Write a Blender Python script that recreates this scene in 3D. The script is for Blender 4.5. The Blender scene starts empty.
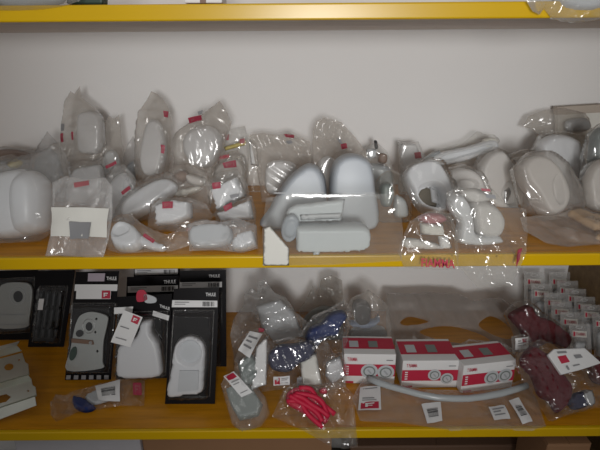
import bpy, bmesh, math, random
import numpy as np
from mathutils import Vector, Matrix
from mathutils import geometry as mgeo
from mathutils import noise as mnoise

SC = bpy.context.scene
COL = SC.collection
rad = math.radians

# ------------------------------------------------------------------ camera
FPX, PITCH, ROLL = 480.0, rad(20.0), rad(0.45)
CAM = np.array([0.0, -0.9, 0.395])
F = np.array([0, math.cos(PITCH), -math.sin(PITCH)])
R0 = np.array([1.0, 0, 0])
U0 = np.array([0, math.sin(PITCH), math.cos(PITCH)])
RX = R0 * math.cos(ROLL) - U0 * math.sin(ROLL)
UP = U0 * math.cos(ROLL) + R0 * math.sin(ROLL)
cd = bpy.data.cameras.new('camera')
cd.sensor_fit = 'HORIZONTAL'; cd.sensor_width = 36; cd.lens = FPX / 600 * 36
cd.clip_start = 0.02
co = bpy.data.objects.new('camera', cd); COL.objects.link(co)
M = Matrix(((RX[0], UP[0], -F[0], CAM[0]), (RX[1], UP[1], -F[1], CAM[1]),
            (RX[2], UP[2], -F[2], CAM[2]), (0, 0, 0, 1)))
co.matrix_world = M
SC.camera = co

# ------------------------------------------------------------------ light and exposure
SC.view_settings.view_transform = 'Standard'
SC.view_settings.look = 'None'
SC.view_settings.gamma = 1
SC.view_settings.use_curve_mapping = False
SC.view_settings.exposure = -0.18
SC.cycles.transparent_max_bounces = 48
SC.cycles.max_bounces = 10
SC.cycles.sample_clamp_indirect = 4
w = bpy.data.worlds.new('world'); SC.world = w; w.use_nodes = True
wt = w.node_tree; wb_ = wt.nodes['Background']
w_tc = wt.nodes.new('ShaderNodeTexCoord'); w_sp = wt.nodes.new('ShaderNodeSeparateXYZ'); w_cr = wt.nodes.new('ShaderNodeValToRGB')
w_mr = wt.nodes.new('ShaderNodeMapRange'); w_mr.inputs[1].default_value = -1; w_mr.inputs[2].default_value = 1
wt.links.new(w_tc.outputs['Generated'], w_sp.inputs[0]); wt.links.new(w_sp.outputs[2], w_mr.inputs[0]); wt.links.new(w_mr.outputs[0], w_cr.inputs[0])
w_cr.color_ramp.elements[0].color = (.10, .09, .085, 1); w_cr.color_ramp.elements[0].position = .3       # dim floor of the room
w_cr.color_ramp.elements[1].color = (.62, .61, .60, 1); w_cr.color_ramp.elements[1].position = .8         # pale ceiling
e_ = w_cr.color_ramp.elements.new(.52); e_.color = (.42, .41, .40, 1)
wt.links.new(w_cr.outputs[0], wb_.inputs[0]); wb_.inputs[1].default_value = 0.42

def area(name, loc, target, sx, sy, power, color):
    l = bpy.data.lights.new(name, 'AREA'); l.shape = 'RECTANGLE'; l.size = sx; l.size_y = sy
    l.energy = power; l.color = color
    o = bpy.data.objects.new(name, l); COL.objects.link(o); o.location = loc
    o.rotation_euler = (Vector(target) - Vector(loc)).to_track_quat('-Z', 'Y').to_euler()
    return o
area('ceiling_lamp', (-0.2, -1.4, 1.35), (-0.05, 0.3, 0.1), 1.2, 0.3, 2.0, (1.0, 0.98, 0.95))
area('glint_fill', (0.14, -1.0, 0.47), (0.10, 0.5, 0.36), 0.5, 0.14, 1.2, (1.0, 0.985, 0.965))  # added fill near the camera, kept for glints on the film
sp = bpy.data.lights.new('falloff_spot', 'SPOT'); sp.energy = 150; sp.spot_size = rad(54); sp.spot_blend = 1.0  # added spot, its cone shaped to give a centre-bright falloff
sp.shadow_soft_size = 0.22; sp.color = (1.0, 0.99, 0.975)
so = bpy.data.objects.new('falloff_spot', sp); COL.objects.link(so); so.location = (0.12, -2.4, 0.44)
so.rotation_euler = (Vector((0.13, 0.5, 0.36)) - Vector(so.location)).to_track_quat('-Z', 'Y').to_euler()

ZT, ZM, ZL, DEPTH = 0.444, 0.0, -0.4495, 0.55     # underside of upper shelf, two shelf tops, shelf depth

# ------------------------------------------------------------------ pixel rays to places on shelves
def ray(px, py):
    d = F + RX * ((px - 300) / FPX) + UP * ((225 - py) / FPX)
    return d
def on_z(px, py, z):
    d = ray(px, py); return CAM + d * ((z - CAM[2]) / d[2])
def on_y(px, py, Y):
    d = ray(px, py); return CAM + d * ((Y - CAM[1]) / d[1])

class Plane:
    """a leaning plane a thing is laid out on: base pixel on a shelf (or at depth Y), lean back, turn"""
    def __init__(s, base, z=None, Y=None, tilt=15, yaw=0, shelf=None):
        s.o = on_y(base[0], base[1], Y) if Y is not None else on_z(base[0], base[1], z)
        s.shelf = shelf if shelf is not None else (ZM if base[1] < 262 else ZL)
        if z is not None: s.shelf = z
        t, a = rad(tilt), rad(yaw)
        s.u = np.array([math.cos(a), math.sin(a), 0])
        b = np.array([-math.sin(a), math.cos(a), 0])
        s.v = b * math.sin(t) + np.array([0, 0, 1]) * math.cos(t)
        s.n = np.cross(s.u, s.v)                        # towards the viewer side
    def uv(s, p):
        d = ray(*p); k = np.dot(s.o - CAM, s.n) / np.dot(d, s.n)
        q = CAM + d * k - s.o
        return np.array([np.dot(q, s.u), np.dot(q, s.v)])
    def uvs(s, pts): return np.array([s.uv(p) for p in pts])
    def pt(s, uv, wv, eps=0.0012):
        uv = np.asarray(uv); wv = np.asarray(wv)
        P = s.o + uv[..., 0:1] * s.u + uv[..., 1:2] * s.v + wv[..., None] * s.n
        on = P[..., 1] > -0.004
        P[..., 2] = np.where(on & (P[..., 2] < s.shelf + eps), s.shelf + eps, P[..., 2])
        P[..., 1] = np.minimum(P[..., 1], DEPTH - 0.004)
        return P

# ------------------------------------------------------------------ materials
def mat(name):
    m = bpy.data.materials.new(name); m.use_nodes = True
    nt = m.node_tree; nt.nodes.clear()
    out = nt.nodes.new('ShaderNodeOutputMaterial')
    return m, nt, out
def N(nt, t, **kw):
    n = nt.nodes.new(t)
    for k, v in kw.items():
        if k.startswith('_'): setattr(n, k[1:], v)
        else: n.inputs[k.replace('__', ' ')].default_value = v
    return n
def solid(name, col, rough=0.45, metal=0.0, var=0.06, scale=30, spec=0.5, bump=0.0, bscale=200):
    m, nt, out = mat(name)
    b = N(nt, 'ShaderNodeBsdfPrincipled', Roughness=rough, Metallic=metal)
    b.inputs['Specular IOR Level'].default_value = spec
    tc = N(nt, 'ShaderNodeTexCoord'); ns = N(nt, 'ShaderNodeTexNoise', Scale=scale, Detail=4.0)
    nt.links.new(tc.outputs['Object'], ns.inputs['Vector'])
    mx = N(nt, 'ShaderNodeMix', _data_type='RGBA')
    mx.inputs[6].default_value = (*[c * (1 - var) for c in col], 1)
    mx.inputs[7].default_value = (*[min(1, c * (1 + var)) for c in col], 1)
    nt.links.new(ns.outputs['Fac'], mx.inputs[0]); nt.links.new(mx.outputs[2], b.inputs['Base Color'])
    if bump:
        n2 = N(nt, 'ShaderNodeTexNoise', Scale=bscale, Detail=3.0); bp = N(nt, 'ShaderNodeBump', Strength=bump, Distance=0.002)
        nt.links.new(tc.outputs['Object'], n2.inputs['Vector'])
        nt.links.new(n2.outputs['Fac'], bp.inputs['Height']); nt.links.new(bp.outputs[0], b.inputs['Normal'])
    nt.links.new(b.outputs[0], out.inputs[0])
    return m
def film(name, tint, haze_col, haze=0.2, rough=0.16, gloss=1.0, cloud=0.12, scale=25):
    """thin polythene: mostly see-through, a little cloudy, with glossy creases"""
    m, nt, out = mat(name)
    tr = N(nt, 'ShaderNodeBsdfTransparent', Color=(*tint, 1))
    df = N(nt, 'ShaderNodeBsdfDiffuse', Color=(*haze_col, 1)); tl = N(nt, 'ShaderNodeBsdfTranslucent', Color=(*haze_col, 1))
    md = N(nt, 'ShaderNodeMixShader', Fac=0.35)
    nt.links.new(df.outputs[0], md.inputs[1]); nt.links.new(tl.outputs[0], md.inputs[2])
    tc = N(nt, 'ShaderNodeTexCoord'); ns = N(nt, 'ShaderNodeTexNoise', Scale=scale, Detail=5.0)
    nt.links.new(tc.outputs['Object'], ns.inputs['Vector'])
    mr = N(nt, 'ShaderNodeMapRange'); mr.inputs[1].default_value = 0.3; mr.inputs[2].default_value = 0.7
    mr.inputs[3].default_value = max(0.0, haze - cloud); mr.inputs[4].default_value = haze + cloud
    nt.links.new(ns.outputs['Fac'], mr.inputs[0])
    m1 = N(nt, 'ShaderNodeMixShader'); nt.links.new(mr.outputs[0], m1.inputs[0])
    nt.links.new(tr.outputs[0], m1.inputs[1]); nt.links.new(md.outputs[0], m1.inputs[2])
    gl = N(nt, 'ShaderNodeBsdfGlossy', Roughness=rough, Color=(gloss, gloss, gloss, 1))
    fr = N(nt, 'ShaderNodeFresnel')                       # a thin sheet reflects alike from both of its faces
    ge = N(nt, 'ShaderNodeNewGeometry'); ma = N(nt, 'ShaderNodeMath', _operation='MULTIPLY_ADD')
    ma.inputs[1].default_value = 1 / 1.5 - 1.5; ma.inputs[2].default_value = 1.5
    nt.links.new(ge.outputs['Backfacing'], ma.inputs[0]); nt.links.new(ma.outputs[0], fr.inputs['IOR'])
    m2 = N(nt, 'ShaderNodeMixShader'); nt.links.new(fr.outputs[0], m2.inputs[0])
    nt.links.new(m1.outputs[0], m2.inputs[1]); nt.links.new(gl.outputs[0], m2.inputs[2])
    nt.links.new(m2.outputs[0], out.inputs[0])
    return m

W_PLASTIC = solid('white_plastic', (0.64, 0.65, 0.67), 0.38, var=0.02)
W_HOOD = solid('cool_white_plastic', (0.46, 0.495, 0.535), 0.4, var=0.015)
W_CONSOLE = solid('pale_blue_white_plastic', (0.62, 0.665, 0.69), 0.4, var=0.015)
W_WARM = solid('warm_white_plastic', (0.60, 0.58, 0.56), 0.42, var=0.03)
G_PLASTIC = solid('grey_plastic', (0.36, 0.38, 0.40), 0.45)
LG_PLASTIC = solid('light_grey_plastic', (0.52, 0.54, 0.56), 0.45)
GREEN_GREY = solid('green_grey_plastic', (0.20, 0.23, 0.22), 0.4)
D_PLASTIC = solid('dark_plastic', (0.035, 0.037, 0.04), 0.35)
BLUE = solid('blue_plastic', (0.010, 0.026, 0.12), 0.6, spec=.2)
NAVY = solid('navy_fabric', (0.012, 0.014, 0.055), 0.7, bump=0.4)
RED_STRAP = solid('red_webbing', (0.55, 0.006, 0.045), 0.55, bump=0.5, bscale=400)
MAROON = solid('maroon_fabric', (0.10, 0.005, 0.011), 0.8, bump=0.5, spec=.2)
PAPER = solid('white_paper', (0.74, 0.74, 0.74), 0.6, var=0.02)
CARDP = solid('cream_card', (0.70, 0.69, 0.64), 0.6, var=0.03)
RED_INK = solid('red_ink', (0.48, 0.02, 0.055), 0.5, var=0.02)
PINK_RED = solid('faded_red_ink', (0.36, 0.11, 0.12), 0.5, var=0.02)
FILM_RED = solid('red_film_print', (0.36, 0.035, 0.07), 0.5, var=0.02)
GREY_INK = solid('grey_ink', (0.25, 0.25, 0.26), 0.6)
BLACK_INK = solid('black_ink', (0.02, 0.02, 0.022), 0.5)
WHITE_INK = solid('white_ink', (0.75, 0.75, 0.75), 0.5)
BLACK_CARD = solid('black_card', (0.006, 0.005, 0.006), 0.4, var=0.1, spec=.15)
BROWN_CARD = solid('brown_cardboard', (0.32, 0.17, 0.085), 0.75, var=0.08, scale=12)
TAN_CARD = solid('tan_cardboard', (0.52, 0.34, 0.17), 0.75, var=0.08, scale=40)
BROWN = solid('brown_plastic', (0.19, 0.11, 0.07), 0.5)
ZINC = solid('zinc_plated_steel', (0.66, 0.67, 0.60), 0.3, metal=0.85, var=0.15, scale=18, bump=0.1)
STEEL = solid('steel', (0.55, 0.55, 0.55), 0.3, metal=0.9)
LOCK = solid('grey_lock_metal', (0.42, 0.44, 0.43), 0.4, metal=0.2)
YELLOW_TAPE = solid('yellow_tape', (0.62, 0.50, 0.10), 0.4)
OLIVE = solid('dark_green_plastic', (0.03, 0.06, 0.045), 0.5)
TUBE = solid('pale_tube', (0.40, 0.43, 0.44), 0.2)
WALLM = solid('white_wall_paint', (0.84, 0.83, 0.82), 0.75, var=0.015, scale=5, spec=0.2)

CLEAR = film('clear_film', (0.985, 0.985, 0.98), (0.80, 0.80, 0.79), 0.14, 0.10, cloud=.05, scale=14)
CLEAN = film('thin_clear_film', (0.985, 0.985, 0.98), (0.80, 0.80, 0.78), 0.035, 0.09, cloud=0.02, scale=14)
VEIL = film('flat_clear_film', (0.98, 0.98, 0.97), (0.80, 0.79, 0.77), 0.085, 0.10, cloud=0.03, scale=10)
CRINKLE = film('crinkled_film', (0.97, 0.97, 0.97), (0.70, 0.70, 0.70), 0.065, 0.09, cloud=0.05, scale=18)
MILKY = film('milky_film', (0.97, 0.97, 0.965), (0.82, 0.82, 0.82), 0.28, 0.14, cloud=.07, scale=12)
BEIGE = film('beige_film', (0.96, 0.95, 0.935), (0.70, 0.67, 0.635), 0.27, 0.14, cloud=.06, scale=12)
GREYF = film('grey_film', (0.95, 0.95, 0.95), (0.60, 0.60, 0.60), 0.20, 0.11, cloud=.08, scale=14)
DARKF = film('smoky_film', (0.92, 0.91, 0.89), (0.48, 0.46, 0.44), 0.22, 0.11, cloud=.08, scale=14)
MILKG = film('cloudy_grey_film', (0.95, 0.95, 0.95), (0.60, 0.595, 0.585), 0.30, 0.11, cloud=.12, scale=16)
BLISTER = film('blister_plastic', (0.97, 0.97, 0.97), (0.6, 0.6, 0.6), 0.004, 0.06, cloud=0.004)
CUPCLEAR = film('clear_cup_plastic', (0.95, 0.955, 0.94), (0.6, 0.6, 0.58), 0.08, 0.08, cloud=0.05)

# ------------------------------------------------------------------ things and parts
def props(o, label=None, cat=None, group=None, kind=None):
    if label: o['label'] = label
    if cat: o['category'] = cat
    if group: o['group'] = group
    if kind: o['kind'] = kind
    return o
def thing(name, label, cat, loc, group=None):
    o = bpy.data.objects.new(name, None); COL.objects.link(o); o.location = Vector(loc)
    o.empty_display_size = 0.02
    o['base'] = list(map(float, loc))
    return props(o, label, cat, group)
def base_of(o):
    while o is not None:
        if 'base' in o: return np.array(o['base'])
        o = o.parent
    return np.zeros(3)
def mesh(name, verts, faces, m, parent=None, smooth=False):
    verts = np.asarray(verts, float)
    if parent is not None: verts = verts - base_of(parent)
    me = bpy.data.meshes.new(name); me.from_pydata(verts.tolist(), [], [list(map(int, f)) for f in faces]); me.update()
    me.materials.append(m)
    if smooth: me.shade_smooth()
    o = bpy.data.objects.new(name, me); COL.objects.link(o)
    if parent is not None: o.parent = parent
    return o

def smooth_poly(pts, k=5):
    """closed Catmull-Rom"""
    P = np.asarray(pts, float); n = len(P); out = []
    for i in range(n):
        a, b, c, d = P[i - 1], P[i], P[(i + 1) % n], P[(i + 2) % n]
        for j in range(k):
            t = j / k
            out.append(0.5 * ((2 * b) + (c - a) * t + (2 * a - 5 * b + 4 * c - d) * t * t + (3 * b - a - 3 * c + d) * t ** 3))
    return np.array(out)
def resample(P, step):
    out = []
    n = len(P)
    for i in range(n):
        a, b = P[i], P[(i + 1) % n]
        k = max(1, int(round(np.linalg.norm(b - a) / step)))
        for j in range(k): out.append(a + (b - a) * j / k)
    return np.array(out)
def seg_dist(Q, P):
    """distance of points Q to closed polyline P"""
    A, B = P, np.roll(P, -1, 0)
    d = np.full(len(Q), 1e9)
    for a, b in zip(A, B):
        ab = b - a; L = max(1e-12, ab @ ab)
        t = np.clip(((Q - a) @ ab) / L, 0, 1)
        d = np.minimum(d, np.linalg.norm(Q - (a + t[:, None] * ab), axis=1))
    return d
def inside(Q, P):
    x, y = Q[:, 0], Q[:, 1]; r = np.zeros(len(Q), bool); n = len(P); j = n - 1
    for i in range(n):
        xi, yi = P[i]; xj, yj = P[j]
        c = ((yi > y) != (yj > y)) & (x < (xj - xi) * (y - yi) / ((yj - yi) if abs(yj - yi) > 1e-12 else 1e-12) + xi)
        r ^= c; j = i
    return r
def area2(P): return 0.5 * np.sum(P[:, 0] * np.roll(P[:, 1], -1) - np.roll(P[:, 0], -1) * P[:, 1])
def triangulate(poly, step, rng, loops=()):
    """boundary first, then extra loops, then a jittered grid; returns verts2d, faces, boundary flags"""
    if area2(poly) < 0: poly = poly[::-1]
    B = resample(poly, step)
    pts = [tuple(p) for p in B]; edges = [(i, (i + 1) % len(B)) for i in range(len(B))]
    for L in loops:
        k = len(pts); pts += [tuple(p) for p in L]
        edges += [(k + i, k + (i + 1) % len(L)) for i in range(len(L))]
    lo, hi = B.min(0), B.max(0)
    gx = np.arange(lo[0], hi[0], step); gy = np.arange(lo[1], hi[1], step * 0.87)
    G = np.array([(x + (0.5 * step if j % 2 else 0), y) for j, y in enumerate(gy) for x in gx])
    G = G + rng.uniform(-0.22, 0.22, G.shape) * step
    G = G[inside(G, B)]
    if len(G): G = G[seg_dist(G, B) > 0.55 * step]
    for L in loops:
        if len(G): G = G[seg_dist(G, np.asarray(L)) > 0.4 * step]
    allp = [Vector(p) for p in pts] + [Vector(p) for p in G]
    V, E, Fc, ov, oe, of = mgeo.delaunay_2d_cdt(allp, edges, [], 1, 1e-7)
    V2 = np.array([(v.x, v.y) for v in V])
    bd = np.array([any(i < len(B) for i in o) for o in ov])
    return V2, [tuple(f) for f in Fc], bd, B
def plump(d, T, R):
    """height over an outline at distance d from its edge: round edge of radius R up to T"""
    q = np.clip(1 - d / R, 0, 1)
    return T * np.sqrt(np.clip(1 - q * q, 0, 1))

def two_sided(pl, V2, Fc, bd, wf, wb, split=False):
    n = len(V2)
    if split:                                            # two separate sheets meeting at a sealed edge
        mid = 0.5 * (wf + wb); wf = np.where(bd, mid + .0003, wf); wb = np.where(bd, mid, wb)
        v = np.vstack([pl.pt(V2, wf, .0035), pl.pt(V2, wb)])
        return v, list(Fc) + [tuple(n + j for j in reversed(f)) for f in Fc]
    mid = 0.5 * (wf + wb)
    wf = np.where(bd, mid, wf)
    top = pl.pt(V2, wf)
    idx = np.full(n, -1); k = n; low = []
    for i in range(n):
        if bd[i]: idx[i] = i
        else: idx[i] = k; k += 1; low.append(i)
    bot = pl.pt(V2[low], wb[low]) if low else np.zeros((0, 3))
    verts = np.vstack([top, bot]) if low else top
    faces = list(Fc) + [tuple(idx[j] for j in reversed(f)) for f in Fc]
    return verts, faces

def solid_form(name, pl, poly, m, parent, T=0.03, Tb=None, R=0.02, w0=0.0, step=0.006, smooth=True, round_=True,
               cavity=None, cav_depth=0.02, dome=0.0, seed=0, panel=False, wedge=0.0, split=False, rough=0.0):
    """a moulded solid with rounded edges following an outline on the plane; an optional hollow in its front"""
    P = pl.uvs(poly)
    R = R * .5
    if round_: P = smooth_poly(P)
    rng = np.random.default_rng(seed)
    loops = []
    if cavity is not None:
        Cc = resample(smooth_poly(pl.uvs(cavity)), step * 0.7)
        ctr = Cc.mean(0); Ci = ctr + (Cc - ctr) * 0.86
        loops = [Cc, Ci]
    V2, Fc, bd, B = triangulate(P, step, rng, loops)
    d = seg_dist(V2, B)
    wf = w0 + plump(d, T, R)
    if dome:
        lo, hi = B.min(0), B.max(0); c = (lo + hi) / 2; h = (hi - lo) / 2
        wf = wf + dome * np.clip(1 - np.sum(((V2 - c) / h) ** 2, axis=1), 0, 1)
    if wedge:
        lo, hi = B.min(0), B.max(0)
        wf = w0 + (wf - w0) * (1 - wedge * (V2[:, 1] - lo[1]) / (hi[1] - lo[1]))
    if rough: wf = wf + creases(V2, rng, rough, 6, 30, 90) * np.clip(d / (.6 * R), 0, 1)
    if panel:                                            # moulded step that follows the outline
        c = B.mean(0) + (B.max(0) - B.min(0)) * np.array([rng.uniform(-.06, .06), rng.uniform(-.1, .1)])
        Pi = c + (B - c) * np.array([.66, .6]); sgn = inside(V2, Pi) * 2.0 - 1
        wf = wf + .005 * np.clip(.5 + sgn * seg_dist(V2, Pi) / .005, 0, 1)
    wb = w0 - plump(d, Tb if Tb is not None else 0.5 * T, R)
    if cavity is not None:
        ins = inside(V2, ctr + (Cc - ctr) * 0.95)
        wf = np.where(ins, np.maximum(wf - cav_depth, wb + 0.002), wf)
    v, f = two_sided(pl, V2, Fc, bd, wf, wb, split)
    return mesh(name, v, f, m, parent, smooth)

def creases(V2, rng, amp, n=5, fmin=9, fmax=42):
    """sharp folds in random directions with a wandering course"""
    h = np.zeros(len(V2))
    ox, oy = rng.uniform(0, 50, 2)
    wob = np.array([[mnoise.noise(Vector((x * 14 + ox, y * 14 + oy, 0))), mnoise.noise(Vector((x * 14 + oy, y * 14 + ox, 7)))] for x, y in V2])
    Q = V2 + wob * 0.005
    base = rng.uniform(0, math.pi)
    for k in range(n):
        a = base + rng.normal(0, 0.42); f = rng.uniform(fmin, fmax)
        s = Q @ np.array([math.cos(a), math.sin(a)]) * f + rng.uniform(0, 1)
        fr = s - np.floor(s); pk = rng.uniform(0.2, 0.8)
        tri = np.where(fr < pk, fr / pk, (1 - fr) / (1 - pk))
        mask = np.array([min(1.0, max(0.0, 1.6 * mnoise.noise(Vector((x * 7 + k * 9.1 + ox, y * 7 - oy, k * 3.3))) + 0.42)) for x, y in V2])
        h += (tri - 0.5) * mask * (amp * 28 / f)
    return h

class Bag:
    def __init__(s, pl, V2, wf): s.pl, s.V2, s.wf = pl, V2, wf
    def front(s, q):
        d = np.linalg.norm(s.V2 - q, axis=1); i = np.argsort(d)[:9]
        return float(s.wf[i].max())
def bag_form(name, pl, poly, m, parent, contents=(), T=0.006, amp=0.004, step=0.006, seed=1, sag=0.006, smooth=False, holes=(), w0=0.0, round_=False, ncr=4):
    rng = np.random.default_rng(seed)
    P = pl.uvs(poly)
    if round_: P = smooth_poly(P, 4)
    loops = [resample(smooth_poly(pl.uvs(h)), step) for h in holes]
    V2, Fc, bd, B = triangulate(P, step, rng, loops)
    for L in loops:
        Fc = [f for f in Fc if not inside(np.array([V2[list(f)].mean(0)]), L)[0]]
    used = sorted(set(i for f in Fc for i in f)); remap = {o: i for i, o in enumerate(used)}
    V2 = V2[used]; bd = bd[used]; Fc = [tuple(remap[i] for i in f) for f in Fc]
    d = seg_dist(V2, B)
    ed = np.clip(d / 0.012, 0, 1)
    wf = T * np.sqrt(np.clip(d / 0.03, 0, 1)); wb = -wf.copy() * 0.7
    contents = [c for c in contents if c.get('fit', True)]
    for c in contents:
        Cp = pl.uvs(c['poly'])
        if c.get('round', True): Cp = smooth_poly(Cp)
        dd = seg_dist(V2, Cp); ins = inside(V2, Cp)
        Tc = c.get('T', 0.03) + c.get('dome', 0); cw = c.get('w0', 0.0)
        fall = 1.7 * Tc + 0.012
        up = np.where(ins, Tc + 0.003, (Tc + 0.003) * np.clip(1 - dd / fall, 0, 1))
        Tb = c.get('Tb', 0.5 * Tc)
        dn = np.where(ins, Tb + 0.003, (Tb + 0.003) * np.clip(1 - dd / fall, 0, 1))
        wf = np.maximum(wf, cw * np.clip(up / (Tc + .003), 0, 1) + up); wb = np.minimum(wb, cw * np.clip(dn / (Tb + .003), 0, 1) - dn)
    near = np.zeros(len(V2))
    for c in contents:
        Cp = pl.uvs(c['poly']); near = np.maximum(near, inside(V2, Cp).astype(float))
    k = ed * (1 - 0.62 * near)
    cf = creases(V2, rng, amp, ncr) * k; cb = creases(V2, rng, amp, 4) * k
    wf = wf + np.where(near > 0, np.abs(cf), cf); wb = wb + cb
    ox, oy = rng.uniform(0, 90, 2)
    sg = np.array([mnoise.noise(Vector((x * 11 + ox, y * 11 + oy, 2.2))) for x, y in V2]) * sag * (1 - 0.7 * near)
    wf = wf + sg + w0; wb = wb + sg + w0
    wb = np.minimum(wb, wf - 0.0008)
    v, f = two_sided(pl, V2, Fc, bd, wf, wb, True)
    o = mesh(name, v, f, m, parent, smooth)
    return o, Bag(pl, V2, wf)

def bil(quad, s, t):
    """bilinear point: quad = top-left, top-right, bottom-right, bottom-left pixels"""
    q = [np.asarray(p, float) for p in quad]
    return (q[0] * (1 - s) + q[1] * s) * (1 - t) + (q[3] * (1 - s) + q[2] * s) * t
def sheet(name, pl, quad, m, parent, wfun, nx=5, ny=4, off=0.0012):
    V = []; 
    for j in range(ny + 1):
        for i in range(nx + 1):
            uv = pl.uv(bil(quad, i / nx, j / ny)); V.append((uv, wfun(uv) + off))
    P = pl.pt(np.array([a for a, b in V]), np.array([b for a, b in V]))
    Fs = [(j * (nx + 1) + i, (j + 1) * (nx + 1) + i, (j + 1) * (nx + 1) + i + 1, j * (nx + 1) + i + 1) for j in range(ny) for i in range(nx)]
    return mesh(name, P, Fs, m, parent, True)
def sub(quad, s0, t0, s1, t1):
    return [bil(quad, s0, t0), bil(quad, s1, t0), bil(quad, s1, t1), bil(quad, s0, t1)]
_txt = {}
def text2d(s):
    if s not in _txt:
        cu = bpy.data.curves.new('lettering', 'FONT'); cu.body = s; cu.size = 1; cu.resolution_u = 2; cu.offset = 0.018
        o = bpy.data.objects.new('lettering', cu); COL.objects.link(o)
        bpy.context.view_layer.update()
        me = bpy.data.meshes.new_from_object(o.evaluated_get(bpy.context.evaluated_depsgraph_get()))
        V = np.array([v.co[:2] for v in me.vertices]); Fs = [tuple(p.vertices) for p in me.polygons]
        bpy.data.objects.remove(o); bpy.data.curves.remove(cu); bpy.data.meshes.remove(me)
        lo, hi = V.min(0), V.max(0); V = (V - lo) / (hi - lo)
        _txt[s] = (V, Fs)
    return _txt[s]
def lettering(name, s, pl, quad, m, parent, wfun, off=0.002):
    V, Fs = text2d(s)
    uvs = np.array([pl.uv(bil(quad, x, 1 - y)) for x, y in V])
    ws = np.array([wfun(q) for q in uvs]) + off
    return mesh(name, pl.pt(uvs, ws), Fs, m, parent)
def bars(name, pl, quad, rects, m, parent, wfun, off=0.0022):
    V, Fs = [], []
    for (s0, t0, s1, t1) in rects:
        k = len(V)
        for p in sub(quad, s0, t0, s1, t1):
            uv = pl.uv(p); V.append(pl.pt(uv, np.array(wfun(uv) + off)))
        Fs.append((k + 3, k + 2, k + 1, k))
    return mesh(name, V, Fs, m, parent)
def flat(wv): return lambda q: wv

def sticker(kind, quad, pl, parent, wfun):
    """label: white paper with red square emblem and text lines; print: red lettering on the film; patch: red ink patch; card: plain card"""
    if kind == 'label':
        l = sheet('label', pl, quad, PAPER, parent, wfun)
        props(l, 'white paper sticker with a red square emblem')
        e = sheet('emblem', pl, sub(quad, 0.08, 0.12, 0.40, 0.88), RED_INK, l, wfun, 2, 2, 0.0024)
        bars('emblem_mark', pl, sub(quad, 0.08, 0.12, 0.40, 0.88), [(.25, .25, .4, .75), (.4, .25, .7, .4), (.4, .48, .6, .6)], WHITE_INK, l, wfun, 0.0034)
        bars('printed_lines', pl, quad, [(.5, .18, .92, .26), (.5, .36, .85, .44), (.5, .70, .9, .78)], GREY_INK, l, wfun, 0.0026)
    elif kind == 'vlabel':                                     # emblem at the far end of the strip
        l = sheet('label', pl, quad, PAPER, parent, wfun)
        props(l, 'white paper sticker with a red square emblem')
        sheet('emblem', pl, sub(quad, 0.1, 0.66, 0.9, 0.95), RED_INK, l, wfun, 2, 2, 0.0024)
        bars('emblem_mark', pl, sub(quad, 0.1, 0.66, 0.9, 0.95), [(.25, .2, .4, .8), (.4, .2, .75, .35), (.4, .48, .65, .6)], WHITE_INK, l, wfun, 0.0034)
        bars('printed_lines', pl, quad, [(.15, .08, .85, .12), (.15, .50, .7, .54), (.15, .58, .8, .61)], GREY_INK, l, wfun, 0.0026)
    elif kind == 'tlabel':                                     # emblem at the top end
        l = sheet('label', pl, quad, PAPER, parent, wfun)
        props(l, 'white paper sticker with a red square emblem')
        sheet('emblem', pl, sub(quad, 0.12, 0.04, 0.88, 0.26), RED_INK, l, wfun, 2, 2, 0.0024)
        bars('printed_lines', pl, quad, [(.15, .36, .85, .39), (.15, .46, .7, .49), (.15, .84, .8, .87)], GREY_INK, l, wfun, 0.0026)
    elif kind == 'plain':
        l = sheet('label', pl, quad, PAPER, parent, wfun); props(l, 'small white paper label')
        bars('printed_lines', pl, quad, [(.15, .2, .85, .28), (.15, .40, .6, .48), (.15, .62, .8, .70)], GREY_INK, l, wfun, 0.0026)
    elif kind == 'barcode':
        l = sheet('label', pl, quad, PAPER, parent, wfun); props(l, 'white paper label with a barcode')
        rr = random.Random(4)
        bars('barcode', pl, quad, [(.2, .3 + .045 * k, .8, .3 + .045 * k + rr.choice((.015, .03))) for k in range(10)], BLACK_INK, l, wfun, 0.0026)
    elif kind == 'card':
        props(sheet('card', pl, quad, CARDP, parent, wfun, 5, 4, .003), 'white card insert')
    elif kind == 'print':
        hi_ = max(wfun(pl.uv(bil(quad, i_ / 6, j_ / 3))) for i_ in range(7) for j_ in range(4))
        props(lettering('printed_lettering', 'FIAMMA', pl, quad, RED_INK, parent, flat(hi_), 0.001), 'red lettering printed on the film')
    elif kind == 'patch':
        p_ = props(sheet('printed_mark', pl, quad, FILM_RED, parent, wfun, 3, 2), 'red mark printed on the film')
        bars('mark_lines', pl, quad, [(.2, .25, .32, .8), (.32, .25, .7, .4), (.32, .5, .6, .62), (.78, .25, .86, .8)], PINK_RED, p_, wfun, 0.0024)
    elif kind == 'faded':
        props(sheet('printed_mark', pl, quad, PINK_RED, parent, wfun, 3, 2), 'faded red mark printed on the film')
    elif kind == 'dark':
        props(sheet('printed_mark', pl, quad, GREY_INK, parent, wfun, 2, 2, 0.006), 'dark grey mark printed on the film')

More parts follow.
